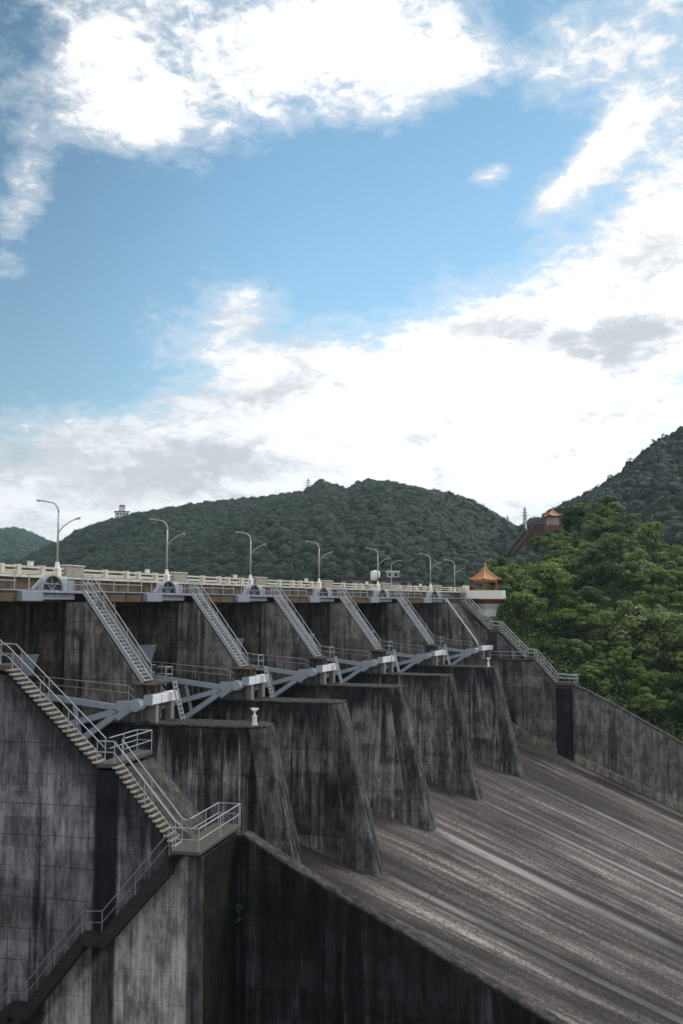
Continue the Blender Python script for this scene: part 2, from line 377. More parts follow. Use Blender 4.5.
# ---- hills: silhouette tables in picture columns, turned into real ridges at their own distance
RIDGE_MAIN = [(-700, 560), (-200, 575), (0, 570), (28, 560), (45, 550), (60, 545), (76, 534), (90, 528), (105, 524), (120, 521), (150, 513), (200, 505), (250, 500), (285, 496),
              (302, 494), (311, 487), (322, 481), (334, 485), (347, 491), (358, 484), (372, 482), (390, 484), (410, 488), (440, 498), (470, 509), (500, 526), (525, 536), (560, 552), (640, 575), (800, 590)]
RIDGE_FAR = [(-600, 520), (-150, 540), (-60, 528), (0, 531), (14, 529), (28, 534), (45, 542), (70, 554), (110, 568), (200, 590)]
RIDGE_R = [(430, 575), (480, 552), (510, 533), (540, 522), (560, 510), (600, 491), (620, 477), (640, 459), (660, 443), (683, 431), (740, 405), (850, 385), (1100, 370), (1500, 380)]
def hill_fn(ridge, zc, zb, hb, back, pw, amp, sc, seed):
    def fn(px, t):
        """t 0 at the foot, 1 at the ridge, up to 1+back beyond it"""
        z = zb + (zc - zb) * t; x = px_ang(px) * z
        hr = (HOR - lerp_tab(ridge, px)) / 1000 * zc
        tt = min(t, 1.0)
        h = hb + (hr - hb) * (tt ** pw)
        spur = (vnoise(x / sc, z / sc * .45, seed) - .5) * amp + (vnoise(x / sc * 2.3, z / sc * 1.1, seed + 3) - .5) * amp * .5
        h += spur * 3.2 * tt * (1 - tt) ** 1.5
        if t > 1: h -= (t - 1) * (zc - zb) * .55
        return (x, z, h)
    return fn
HILL_MAIN = hill_fn(RIDGE_MAIN, 950, 430, -6, .3, .85, 75, 110, 1)
HILL_FAR = hill_fn(RIDGE_FAR, 2100, 1300, 20, .3, .8, 60, 200, 5)
HILL_R = hill_fn(RIDGE_R, 640, 380, -4, .3, .9, 34, 70, 9)
for nm, fn, p0, p1 in (('hill', HILL_FAR, -600, 200), ('hill', HILL_MAIN, -700, 800), ('hill', HILL_R, 430, 1500)):
    sheet(nm, fn, np.arange(p0, p1 + 1, 5), np.linspace(0, 1.35, 56), M['forestfloor'])

SIL_NEAR = [(430, 590), (470, 585), (492, 570), (505, 548), (522, 538), (545, 527), (558, 518), (570, 506), (585, 497), (600, 495), (615, 503), (632, 522), (650, 534), (683, 541), (760, 550), (900, 560), (1200, 560)]
BASE_Z = [(430, 166), (480, 160), (575, 152), (683, 144), (900, 130), (1200, 118)]
BASE_H = [(430, -2), (480, -4), (500, -6), (540, -10), (575, -14.5), (630, -18.5), (683, -22), (900, -30), (1200, -34)]
CREST_Z = [(430, 240), (500, 262), (560, 300), (600, 300), (640, 270), (683, 250), (900, 230), (1200, 220)]
def near_ground(px, t):
    zb, zc = lerp_tab(BASE_Z, px), lerp_tab(CREST_Z, px); z = zb + (zc - zb) * t; x = px_ang(px) * z
    hb = lerp_tab(BASE_H, px); hc = (HOR - lerp_tab(SIL_NEAR, px)) / 1000 * zc - 8.0
    if t <= 0: return (x, z, hb + t * 12)
    tt = min(1, t); h = hb + (hc - hb) * tt ** .85 + (vnoise(x / 14, z / 14, 3) - .5) * 3 * math.sin(math.pi * tt)
    if t > 1: h -= (t - 1) * (zc - zb) * .5
    return (x, z, h)
sheet('hillside_ground', near_ground, np.arange(430, 1201, 10), np.concatenate([[-.03], np.linspace(0, 1.7, 40)]), M['soil'])

def water_mat():
    m, nt, b = newmat('reservoir_water'); N = NT(nt)
    b.inputs['Base Color'].default_value = (.02, .045, .04, 1); b.inputs['Roughness'].default_value = .08
    N.set(b.inputs['Normal'], N.bump(N.noise(N.n('ShaderNodeNewGeometry').outputs['Position'], .8, 4), .15, .2)); return m
sheet('water', lambda k, r: tuple(wp(k, r, 0, -7.6)), np.linspace(-9, 7.2, 40), np.linspace(-330, -12.5, 12), water_mat(), smooth=False)

# ------------------------------------------------------------------ DAM: chute
def floor_h(r):
    tab = [(-24, -22), (-16, -15.6), (-12, -14.0), (-9.7, -13.9), (-7, -14.5), (-3, -16.0), (1, -17.9), (4.4, -19.35), (7, -20.35), (9.3, -21.1), (11, -21.7), (18.5, -24.5), (27, -27.7), (110, -59)]
    return lerp_tab(tab, r)
KL, KR = -1 + 2.0 / BAY, 5 + 2.6 / BAY
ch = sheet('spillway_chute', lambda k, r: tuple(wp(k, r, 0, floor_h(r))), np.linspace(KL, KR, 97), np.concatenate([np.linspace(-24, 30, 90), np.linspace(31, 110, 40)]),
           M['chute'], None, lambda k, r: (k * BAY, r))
tag(ch, 'broad sloping grey concrete spillway floor with long pale flow streaks below the piers', 'spillway')

# ------------------------------------------------------------------ DAM: piers
PW = 1.6
ORD = ['first', 'second', 'third', 'fourth', 'fifth', 'sixth', 'seventh']
def pier_rings(z):
    """plan outline of the lower pier at height z (nose tapers to a blunt tip)"""
    t = (-8 - z) / 14.0
    sh = 6.75 + 2.3 * t; tip = 7.6 + 3.35 * t
    hw = PW
    return [(-22, -hw, z), (sh, -hw, z), (tip - .12, -1.0, z), (tip, -.8, z), (tip, .8, z), (tip - .12, 1.0, z), (sh, hw, z), (-22, hw, z)]
def make_pier(i, label):
    t = thing('spillway_pier', label, 'pier', i, (0, 0, -8.0), 'concrete piers between the spillway gates')
    zs = [-40, -30, -22.5, -20, -18, -16, -14, -12, -10, -8.15]
    def body(z): q = pier_rings(z); return [q[0], (q[1][0] - .003, q[1][1], z), (q[6][0] - .003, q[6][1], z), q[7]]
    MB().loft([body(z) for z in zs]).build('pier_base', M['pier_lo'], t, bevel=.06)
    MB().loft([pier_rings(z)[1:7] for z in zs]).build('pier_nose', M['nose'], t)
    cap = MB()
    rg = pier_rings(-8.15)
    def grow(z, d): return [(x + (d if x > 0 else 0), y * (1 + d / 1.6), z) for x, y, _ in rg]
    cap.loft([grow(-8.147, .03), grow(-8.0, .03)]); cap.build('pier_cap', M['nose'], t, bevel=.05)
    up = MB().prism([(-7.1, -8.02), (-7.1, .18), (-5.5, .18), (-1.2, -5.46), (-1.04, -5.6), (-1.04, -8.02)], -PW + .04, PW - .04)
    up.build('pier_wall', M['pier_up'], t, bevel=.05)
    MB().prism([(-22, -8.02), (-22, .18), (-7.103, .18), (-7.103, -8.02)], -PW + .3, PW - .3).build('slot_wall', M['pier_back'], t)
    for s in (-.9, .9): MB().prism([(-5.55, .10), (-4.6, .10), (-4.6, -.25), (-5.1, -.4)], s - .15, s + .15).build('corbel', M['pier_up'], t)
    return t
pl = ['nearest spillway pier, partly behind the dark left training wall, white valve post on its top',
      'second spillway pier from the left, tall streaked face with a black nose reaching the chute',
      'third spillway pier from the left, middle of the five, with dark streaked concrete',
      'fourth spillway pier from the left, between the middle pier and the farthest pier',
      'farthest spillway pier, next to the far abutment wall, with pale vertical streaks']
for i in range(5): make_pier(i, pl[i])

# ------------------------------------------------------------------ DAM: abutments and training walls
def make_left_abutment():
    t = thing('abutment_wall', 'massive streaked grey abutment wall filling the left foreground under the concrete steps', 'dam wall', -1, (0, 0, -58))
    prof = [(-24, -58), (-24, .3), (-6.0, .3), (-5.4, .45), (-1.0, -3.45), (-.1, -3.55), (5.0, -8.12), (5.9, -8.12), (9.2, -11.92), (10.6, -11.95), (10.6, -58)]
    MB().prism(prof, -2.3, -.95).build('wall', M['abut'], t, bevel=.05)
    inner = [(-24, -58), (-24, -8.5), (4.98, -8.5), (5.0, -8.15), (5.95, -8.15), (9.25, -11.95), (10.597, -11.95), (10.597, -58)]
    MB().prism(inner, -.947, [2, 2, 2.2, 2.3, 2.4, 2.9, 3.1, 3.1]).build('inner_wall', M['trainr'], t, bevel=.05)
    return t
lt = make_left_abutment()
MB().prism([(10.603, -58), (10.603, -11.9), (10.64, -11.9), (10.64, -58)], -2.28, 2.42).build('mossy_end', concrete('mossy_concrete', (.022, .025, .016), (.011, .012, .0085), (.005, .005, .0045), wet=.6, white=.25, moss=0), lt)
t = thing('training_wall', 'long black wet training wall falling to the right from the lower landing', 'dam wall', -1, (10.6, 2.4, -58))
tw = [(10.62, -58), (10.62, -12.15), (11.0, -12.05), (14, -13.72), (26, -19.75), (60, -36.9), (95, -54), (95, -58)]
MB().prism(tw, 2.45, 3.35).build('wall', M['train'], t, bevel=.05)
cp = [(x, z + .003) for x, z in tw[1:7]]
capm = MB().prism(cp + [(x, z + .16) for x, z in reversed(cp)], 2.42, 3.38); capm.build('coping', M['nose'], t, bevel=.04)

t = thing('abutment_wall', 'far abutment wall stepping down beside the pale stairs below the pavilion', 'dam wall', 5, (0, 0, -58))
MB().prism([(-22, -58), (-22, .18), (-5.6, .18), (-1.3, -5.6), (-1.05, -5.9), (-1.05, -58)], -PW, 2.6).build('gate_wall', M['pier_up'], t, bevel=.05)
MB().prism([(-22, -58), (-22, .2), (-5.9, .2), (-.9, -4.25), (.7, -4.3), (4.75, -8.25), (6.2, -8.3), (9.25, -11.75), (12.2, -11.8), (12.2, -58)], 2.604, 4.6).build('stair_wall', M['abutr'], t, bevel=.05)
MB().prism([(-1.046, -58), (-1.046, -8.15), (4.6, -8.15), (6.3, -9.0), (9.3, -11.8), (12.19, -11.85), (12.19, -58)], 1.9, 2.6).build('walkway_wall', M['abutr'], t, bevel=.05)
MB().box(-1.04, 5.3, 1.75, 2.6, -8.14, -7.98).build('walkway_slab', M['slab'], t)
MB().prism([(2, floor_h(2) - .4), (2, floor_h(2) + 1.5), (6, floor_h(6) + 1.15), (9.7, floor_h(9.7) + .7), (9.7, floor_h(9.7) - .4)], 1.55, 1.897).build('base_fillet', M['fillet'], t)
t = thing('training_wall', 'grey training wall falling to the right below the forest on the far bank', 'dam wall', 5, (12.2, 2.4, -58))
tw = [(12.22, -58), (12.22, -11.65), (14, -12.3), (18.75, -14.55), (27, -18.85), (60, -36), (95, -53.5), (95, -58)]
MB().prism(tw, 2.3, 3.3).build('wall', M['trainr'], t, bevel=.05)
cp = [(x, z + .003) for x, z in tw[1:7]]
MB().prism(cp + [(x, z + .16) for x, z in reversed(cp)], 2.22, 3.38).build('coping', M['nose'], t, bevel=.04)
fl = [12.23, 18, 27, 45, 80]
MB().prism([(r, floor_h(r) - .5) for r in fl] + [(r, floor_h(r) + .95) for r in reversed(fl)], 1.5, 2.297).build('base_fillet', M['fillet'], t)
t = thing('wall_pilaster', 'dark wet stained pilaster at the foot of the far stairs', 'pilaster', 5, (10, 2, -40))
MB().box(10.0, 12.1, 1.72, 1.896, -40, -11.9).build('face', concrete('pilaster_concrete', (.03, .03, .033), (.02, .02, .022), (.009, .009, .01), wet=.7, white=.2), t, bevel=.04)

# ------------------------------------------------------------------ railings
def railing(parent, pts, post_at, hgt=1.05, mat=None, rad=.028, mids=(.5,), closed_ends=True):
    """handrail along pts (r,s,h of the walking surface) with separate posts"""
    mat = mat or M['rail']
    up = lambda p, z: Vector(p) + Vector((0, 0, z))
    rl = MB(); rl.tube([up(p, hgt) for p in pts], rad * 1.05, 6)
    for mfrac in mids: rl.tube([up(p, hgt * mfrac) for p in pts], rad * .8, 5)
    r_ = rl.build('handrail', mat, parent)
    for p in post_at:
        MB().tube([Vector(p), up(p, hgt)], rad, 6).build('post', mat, parent)
    return r_
def along(p, q, n, ends=True):
    p, q = Vector(p), Vector(q); return [p.lerp(q, i / (n - 1)) for i in range(n)]

# ------------------------------------------------------------------ concrete stairs on the abutments
def concrete_flight(t, p, q, s0, s1, n, thick=.45):
    (r0, h0), (r1, h1) = p, q
    dr, dh = (r1 - r0) / n, (h1 - h0) / n
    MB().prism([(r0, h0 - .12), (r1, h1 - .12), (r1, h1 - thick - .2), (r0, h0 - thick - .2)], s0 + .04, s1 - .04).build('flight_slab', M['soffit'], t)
    for i in range(n):
        a = r0 + dr * i; z = h0 + dh * (i + 1)
        tr = MB(); tr.box(a - .02, a + dr * .86, s0 - .08, s1, z - .05, z + .04)
        st_ = tr.build('step', M['step'], t)
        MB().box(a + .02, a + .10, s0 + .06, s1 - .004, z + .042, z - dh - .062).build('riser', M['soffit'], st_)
t = thing('concrete_stairs', 'pale concrete steps with grey handrails running down the left foreground wall', 'stairs', -1, (10, -2, -11.6))
concrete_flight(t, (-5.4, 1.05), (-.95, -3.0), -2.35, -1.4, 17, .12)
concrete_flight(t, (-.1, -3.1), (5.0, -7.72), -2.35, -1.4, 22, .12)
concrete_flight(t, (5.85, -7.72), (9.15, -11.5), -2.35, -1.4, 17, .12)
MB().box(-1.0, -.1, -2.36, -.94, -3.32, -3.05).build('landing', M['slab'], t)
MB().box(4.98, 5.87, -2.38, 2.35, -7.98, -7.75).build('landing', M['slab'], t, bevel=.03)
MB().box(9.13, 10.62, -3.05, 3.12, -11.74, -11.55).build('landing', M['slab'], t, bevel=.03)
for s in (-2.3, -1.42):
    e0 = [(-1.0, s, -2.8)] if s < -2 else [(-.9, s, -2.8)]
    railing(t, [(-5.4, s, 1.1), (-.9, s, -3.05), (-.15, s, -3.1), (4.95, s, -7.7)] + ([(5.0, s, -7.75), (5.85, s, -7.75)] if s < -2 else [(5.0, s, -7.75)]),
            along((-5.2, s, .9), (-1, s, -3.0), 3) + along((.2, s, -3.35), (4.95, s, -7.72), 4))
    railing(t, [(5.85, s, -7.75), (9.1, s, -11.45), (9.4, s, -11.55)], along((5.87, s, -7.75), (9.1, s, -11.5), 3))
railing(t, [(5.0, -1.05, -7.75), (5.0, 2.3, -7.75), (5.83, 2.3, -7.75), (5.83, -1.05, -7.75)], [(5.0, .6, -7.75), (5.0, 2.3, -7.75), (5.83, 2.3, -7.75)])
railing(t, [(9.35, -1.05, -11.55), (9.35, 3.1, -11.55), (10.56, 3.1, -11.55), (10.56, -3.0, -11.55), (9.25, -3.0, -11.55)],
        [(9.35, 1.2, -11.55), (10.56, 3.1, -11.55), (10.56, 0, -11.55), (10.56, -3.0, -11.55), (9.25, -3.0, -11.55), (9.35, 3.1, -11.55)])

t = thing('concrete_stairs', 'dark shaded steps with thin rails going down the left wall face from the lower landing', 'stairs', -1, (0, -2.8, -24))
def low_flight(p, q, n):
    (r0, h0), (r1, h1) = p, q
    MB().prism([(r0, h0), (r1, h1), (r1, h1 - .75), (r0, h0 - .75)], -3.1, -2.302).build('flight_slab', M['soffit2'], t)
    dr, dh = (r1 - r0) / n, (h1 - h0) / n
    for i in range(n):
        z = h0 + dh * (i + 1); a = r0 + dr * i
        MB().box(min(a, a + dr), max(a, a + dr), -3.08, -2.31, z - .1, z + .2).build('step', M['soffit2'], t)
M['soffit2'] = paint('shaded_stair_concrete', (.035, .034, .036), .95, dirt=.6, dirtc=(.015, .015, .016), scale=1.5)  # near-black base: shade on the lower stair's side put into the colour
low_flight((9.1, -11.95), (5.75, -15.65), 15); low_flight((4.75, -15.7), (1.9, -19.2), 14); low_flight((.95, -19.3), (-4.0, -25.0), 20)
for a, b, z in ((4.7, 5.8, -15.65), (.9, 1.95, -19.25)):
    MB().box(a, b, -3.15, -2.304, z - .55, z - .05).build('landing', M['soffit2'], t, bevel=.03)
railing(t, [(9.1, -3.03, -11.75), (5.75, -3.03, -15.6), (4.75, -3.03, -15.65), (1.9, -3.03, -19.15), (.95, -3.03, -19.2), (-4, -3.03, -24.9)],
        along((9.1, -3.03, -11.8), (5.75, -3.03, -15.6), 3) + along((4.75, -3.03, -15.65), (1.9, -3.03, -19.15), 3) + along((.95, -3.03, -19.2), (-4, -3.03, -24.9), 3), mat=M['railold'])

t = thing('concrete_stairs', 'pale far stairs with double handrails going down past the pavilion to the forest', 'stairs', 5, (0, 3.3, -8))
for p, q, n in (((-5.4, .85), (-.83, -3.6), 17), ((.75, -3.65), (4.8, -7.6), 15), ((6.2, -7.7), (9.3, -11.1), 14)):
    concrete_flight(t, p, q, 2.62, 3.9, n, .3)
for a, b, z in ((-.85, .75, -3.65), (4.75, 6.22, -7.68), (9.25, 12.15, -11.2)):
    MB().box(a, b, 2.606, 4.62, z - .42, z).build('landing', M['slab'], t)
for s in (2.68, 3.9):
    pts = [(-5.4, s, .85), (-.83, s, -3.6), (.75, s, -3.65), (4.8, s, -7.6), (6.2, s, -7.68), (9.3, s, -11.1), (12.1, s, -11.2)]
    posts = []
    for a, b in zip(pts[:-1], pts[1:]): posts += along(a, b, 4 if abs(a[2] - b[2]) > 1 else 2)[:-1]
    railing(t, pts, posts + [pts[-1]], rad=.05)
railing(t, [(12.1, 2.68, -11.2), (12.1, 4.55, -11.2), (9.6, 4.55, -11.2)], [(12.1, 4.55, -11.2)], rad=.05)
t = thing('walkway_railing', 'horizontal pale railing along the ledge at the far abutment wall', 'railing', 5, (0, 1.9, -7.98))
railing(t, [(-.6, 1.85, -7.98), (5.2, 1.85, -7.98)], along((-.6, 1.85, -7.98), (5.2, 1.85, -7.98), 4), rad=.05, hgt=1.0)

# ------------------------------------------------------------------ radial gates
GC = (-.5, -6.75)
GR = 11.2
def gate_pt(deg, rad=GR): return (GC[0] + rad * math.cos(R(deg)), GC[1] + rad * math.sin(R(deg)))
def make_gate():
    t = thing('radial_gate', 'x', 'dam gate', -.5, (-6, 0, -13.9), 'blue grey steel radial gates')
    hs = 6.85
    arc = [gate_pt(a) for a in np.linspace(171, 219, 18)]; arc2 = [gate_pt(a, GR - .12) for a in np.linspace(219, 171, 18)]
    MB().prism(arc + arc2, -hs, hs).build('skin_plate', M['skin'], t)
    for a in (176, 188, 200, 212):
        p = gate_pt(a, GR - .45)
        MB().beam((p[0], -hs + .1, p[1]), (p[0], hs - .1, p[1]), .6, .45, (math.cos(R(a)), 0, math.sin(R(a)))).build('cross_girder', M['skin'], t)
    for sg in (-1, 1):
        s = sg * 6.15
        ja, jb = (-2.15, s, -7.0), (-1.55, s, -6.8)
        for a, w in ((175.5, .42), (195, .42), (211, .42)):
            e = gate_pt(a, GR - .6)
            MB().beam((-1.75, s, -6.98), (e[0], s, e[1]), .38, w).build('arm', M['gate'], t, bevel=.02)
        e1, e3 = gate_pt(177.5, 5.1), gate_pt(209, 5.1)
        MB().beam((e1[0], s, e1[1]), (e3[0], s, e3[1]), .2, .2).build('strut', M['gate'], t)
        jp = MB(); jp.prism([(-2.35, -6.5), (-1.7, -6.45), (-1.15, -6.42), (-1.1, -7.12), (-1.55, -7.35), (-2.2, -7.8), (-2.45, -7.5), (-2.1, -7.2), (-2.4, -7.0)], s - .22, s + .22)
        jp.build('arm_joint', M['gate'], t, bevel=.02)
        hb = MB(); hb.loft([[(x + .42 * math.cos(q), s - .45 * (1 if j == 0 else -1), -6.72 + .42 * math.sin(q)) for q in [2 * math.pi * i / 14 for i in range(14)]] for j, x in enumerate((-.85, -.85))])
        hb.box(-1.12, -.655, s - .35, s + .35, -7.1, -6.35)
        hb.build('trunnion_hub', M['gate'], t, bevel=.02)
        e = gate_pt(175.5, GR - .6)
        p, q = Vector((e[0], s, e[1] + .25)), Vector((-1.5, s, -6.4))
        railing(t, [p, q, q + Vector((.35, 0, -.35))], along(p, q, 4), rad=.03, hgt=.95)
        bs = sg * 6.45
        br = MB(); br.prism([(-10.75, -3.55), (-8.65, -3.45), (-9.15, -4.95), (-10.0, -4.95)], bs - .3, bs + .3)
        bk = br.build('lifting_block', M['gate'], t, bevel=.03)
        MB().beam((-9.6, bs, -4.9), gate_pt(177, GR - .3)[:1] + (bs,) + gate_pt(177, GR - .3)[1:], .25, .3).build('link_bar', M['gate'], bk)
        for dr, tr in ((-10.2, -9.6), (-9.2, -8.0)):
            MB().tube([(dr, bs, -3.6), (tr, bs, .85)], .065, 6).build('lifting_rope', M['dark'], bk)
    return t
gate0 = make_gate()
gl = ['nearest radial gate with its arms behind the foreground steps', 'second radial gate from the left, arms ending above the nearest pier', 'third radial gate from the left with blue grey arms fanned open',
      'fourth radial gate from the left, arms small against the dark pier', 'fifth radial gate from the left, between the two farthest piers', 'farthest radial gate, its arms beside the far abutment wall']
for i in range(6):
    o = gate0 if i == 0 else copy_tree(gate0)
    place(o, i - .5); o['label'] = gl[i]

# ------------------------------------------------------------------ trunnion girders on the piers
def make_girder():
    t = thing('trunnion_girder', 'x', 'girder', 0, (-.4, 0, -8.0), 'white trunnion girders across the piers')
    b = MB(); b.box(-.62, 0, -2.05, 2.0, -6.73, -6.09); b.build('beam', M['gatew'], t, bevel=.025)
    b = MB(); b.box(-.65, .004, -2.12, -2.052, -6.78, -6.07); b.build('shaded_end_face', M['gate'], t, bevel=.02)  # blue-grey end of the white beam: its shade put into the paint
    b = MB(); b.box(-.65, .004, 2.002, 2.1, -6.75, -6.07); b.build('shaded_end_face', M['gate'], t, bevel=.02)  # same painted shade tone on the far end
    for s in (-1.15, 1.25):
        MB().box(-.55, -.08, s - .27, s + .27, -8.0, -6.732).build('leg', M['legc'], t, bevel=.02)
    for s in (-.7, .6): MB().box(-.001, .02, s - .02, s + .02, -6.71, -6.11).build('weld_seam', M['galv'], t)
    return t
gd = make_girder()
gdl = ['nearest white girder box above the nearest pier, left of the valve post', 'second white girder from the left, above the second pier', 'third white girder from the left, above the middle pier',
       'fourth white girder from the left, above the fourth pier', 'fifth white girder from the left, above the farthest pier', 'farthest white girder, against the far abutment wall']
for i in range(6):
    o = gd if i == 0 else copy_tree(gd)
    place(o, i); o['label'] = gdl[i]

# ------------------------------------------------------------------ steel stairs down the pier backs, platforms and ladders
def make_steel_stair():
    t = thing('steel_stairs', 'x', 'stairs', 0, (-1.4, 0, -5.4), 'steel stairs on the pier backs')
    p, q = Vector((-5.72, 0, .95)), Vector((-.97, 0, -5.27))
    for s in (-1.5, -.36):
        MB().beam(p + Vector((0, s, 0)), q + Vector((0, s, 0)), .08, .30).build('stringer', M['galv'], t)
    n = 25; me = None
    for i in range(n):
        c = p.lerp(q, (i + .6) / n)
        b = MB(); b.box(c.x - .13, c.x + .13, -1.46, -.40, c.z - .03, c.z + .03)
        if i == 0 or True:
            b.build('tread', M['galv'], t)
    for s in (-1.5, -.36):
        a, c = p + Vector((0, s, .1)), q + Vector((0, s, .1))
        railing(t, [a + Vector((-.5, 0, 0)), a, c, c + Vector((.3, 0, 0))], along(a, c, 6), rad=.034, hgt=1.0)
    pf = MB(); pf.box(-1.7, .15, -2.5, .75, -5.42, -5.34); pf.build('platform', M['soffit'], t)
    railing(t, [(-1.0, .7, -5.34), (.1, .7, -5.34), (.1, -.3, -5.34)], [(-.4, .7, -5.34), (.1, .7, -5.34), (.1, -.3, -5.34)], hgt=1.0)
    for r, s in ((-.75, -1.3), (-.75, -.3), (-.75, .5)):
        MB().tube([(r, s, -6.09), (r, s, -5.42)], .14, 8).build('support_post', M['pipe'], t)
    return t
def make_ladder():
    t = thing('steel_ladder', 'x', 'ladder', 0, (.6, .8, -8.0), 'short steel ladders down to the pier tops')
    a, b = Vector((.12, .95, -5.3)), Vector((.85, .95, -8.0))
    for s in (-.25, .25): MB().beam(a + Vector((0, s, 0)), b + Vector((0, s, 0)), .06, .12).build('rail', M['galv'], t)
    for i in range(9):
        c = a.lerp(b, (i + .5) / 9); MB().box(c.x - .04, c.x + .04, .72, 1.18, c.z - .03, c.z + .03).build('rung', M['galv'], t)
    return t
ss, ld = make_steel_stair(), make_ladder()
ssl = ['nearest steel stair flight running down to the nearest white girder', 'second steel stair flight from the left, ending at the second girder', 'third steel stair flight from the left, ending at the third girder',
       'fourth steel stair flight from the left, ending at the fourth girder', 'fifth steel stair flight, the farthest one, ending at the fifth girder']
ldl = ['ladder below the nearest white girder', 'ladder below the second white girder from the left', 'ladder below the third white girder from the left', 'ladder below the fourth white girder from the left', 'ladder below the fifth white girder from the left']
for i in range(5):
    o = ss if i == 0 else copy_tree(ss); place(o, i); o['label'] = ssl[i]
    o = ld if i == 0 else copy_tree(ld); place(o, i); o['label'] = 'short steel ' + ldl[i]
t = thing('drain_pipe', 'thin pale pipe slanting down the last pier wall to the farthest girder', 'pipe', 5, (-4, -1, -3))
MB().tube([(-6.1, -1.2, .7), (-5.9, -1.2, .55), (-1.6, -1.2, -5.0), (-1.2, -1.2, -5.6), (-1.1, -1.2, -6.1)], .12, 8).build('pipe', M['galv'], t)
MB().tube([(-6.1, -1.2, .9), (-6.1, -1.2, .3)], .17, 8).build('pipe_head', M['galv'], t)

def valve(k, r, s, h, label):
    t = thing('valve_post', label, 'valve', k, (r, s, h), 'white valve posts on the pier tops')
    MB().lathe([(.36, 0), (.36, .12), (.27, .14), (.27, .95), (.33, .97), (.33, 1.05)], (r, s, h), 12).build('housing', M['white'], t)
    MB().lathe([(.13, 1.05), (.13, 1.55), (.3, 1.57), (.34, 1.72), (.3, 1.78)], (r, s, h), 12).build('spindle', M['white'], t)
    b = MB(); b.tube([(r - .48, s, h + 1.84), (r + .48, s, h + 1.84)], .09, 8); b.build('handwheel', M['white'], t)
    t.scale = (.58, .58, .58)
valve(0, 6.75, -.6, -8.0, 'white valve post with handwheel standing on the nearest pier top')
valve(4, 6.7, -.4, -8.0, 'small white valve post on the farthest pier top')

# ------------------------------------------------------------------ bridge: deck, fascia, walkway, parapet
K0, K1 = -2.6, 5.92
def ribbon(profile, k0, k1, n):
    """closed (r,h) profile swept along the arc"""
    return MB().loft([[wp(k, r, 0, h) for r, h in profile] for k in np.linspace(k0, k1, n)])
br = bpy.data.objects.new('dam_bridge', None); COL.objects.link(br); br.location = (0, 0, 0)
tag(br, 'long road bridge with beige parapet running over the gates and piers', 'bridge')
ribbon([(-11.25, 1.2), (-11.25, 2.02), (-19.6, 2.02), (-19.6, 1.2)], K0, K1, 80).build('deck', M['deck'], br)
ribbon([(-10.85, 1.02), (-10.85, 2.0), (-11.245, 2.0), (-11.245, 1.02)], K0, K1, 80).build('fascia', M['fascia'], br)
ribbon([(-10.6, 1.95), (-10.6, 2.14), (-11.3, 2.14), (-11.3, 2.024)], K0, K1, 80).build('kerb', M['para'], br)
ribbon([(-7.0, .9), (-7.0, .98), (-11.2, .98), (-11.2, .9)], K0, K1, 80).build('walkway', M['hoist'], br)
for i in range(-2, 6):
    ka, kb = i - 1 + .13, min(i - .13, K1) 
    ribbon([(-7.1, .2), (-7.1, .895), (-7.6, .895), (-7.6, .2)], ka, kb, 10).build('span_beam', M['fascia'], br)
    ribbon([(-10.2, -.1), (-10.2, .895), (-11.0, .895), (-11.0, -.1)], ka, kb, 10).build('span_beam', M['fascia'], br)
# parapet: rails between posts, a post each 3.4 m, a solid block beside every lamp
for z, hh, w in ((2.72, .14, .26), (2.42, .10, .16)):
    ribbon([(-10.95 + w / 2, z - hh / 2), (-10.95 + w / 2, z + hh / 2), (-10.95 - w / 2, z + hh / 2), (-10.95 - w / 2, z - hh / 2)], K0, K1, 90).build('parapet_rail', M['para'], br)
    ribbon([(-19.4 + w / 2, z - hh / 2), (-19.4 + w / 2, z + hh / 2), (-19.4 - w / 2, z + hh / 2), (-19.4 - w / 2, z - hh / 2)], K0, K1, 90).build('parapet_rail', M['para'], br)
def obox(k, r, s, h, w, l, z):
    x, y, a = frame(k); b = MB(); c, sn = math.cos(a), math.sin(a)
    vs = []
    for zz in (h, h + z):
        for dx, dy in ((-w / 2, -l / 2), (w / 2, -l / 2), (w / 2, l / 2), (-w / 2, l / 2)):
            vs.append(wp(k, r + dx, s + dy, zz))
    return b.loft([vs[:4], vs[4:]])
for i in range(-3, 6):
    for j, s in enumerate((-1.65, 1.35, 10.25, 13.6)):
        kk = i + s / BAY
        if K0 < kk < K1:
            obox(kk, -10.95, 0, 2.145, .42, .48, .72).build('parapet_post', M['para'], br, bevel=.03)
    for s in (.5, 4, 7.5, 11, 14.5):
        kk = i + s / BAY
        if K0 < kk < K1 and i > -2: obox(kk, -19.4, 0, 2.025, .3, .36, .8).build('parapet_post', M['para'], br)
    kk = i + 5.5 / BAY
    if K0 < kk < K1: 
        obox(kk, -10.95, 0, 2.145, .6, 2.6, .80).build('parapet_block', M['paradk'], br, bevel=.04)
        obox(kk, -10.95, 0, 2.95, .72, 2.75, .10).build('block_coping', M['para'], br, bevel=.03)
obox(K1, -10.95, 0, 2.145, .8, 1.2, 1.0).build('end_post', M['white'], br, bevel=.04)
# walkway rail along the outer edge of the service walkway, one run per bay
wr = bpy.data.objects.new('service_railing', None); COL.objects.link(wr); tag(wr, 'thin grey service walkway railing below the beige parapet', 'railing')
for i in range(-2, 6):
    ks = np.linspace(i - 1 + .32, i - .32, 7) if i < 6 else []
    rl = MB()
    for z in (.55, 1.0): rl.tube([wp(k, -7.08, 0, .98 + z) for k in np.linspace(i - 1 + .04, i - .44, 7)], .032, 6)
    rl.build('handrail', M['rail'], wr)
    for k in np.linspace(i - 1 + .05, i - .45, 5): MB().tube([wp(k, -7.08, 0, .95), wp(k, -7.08, 0, 1.98)], .035, 6).build('post', M['rail'], wr)

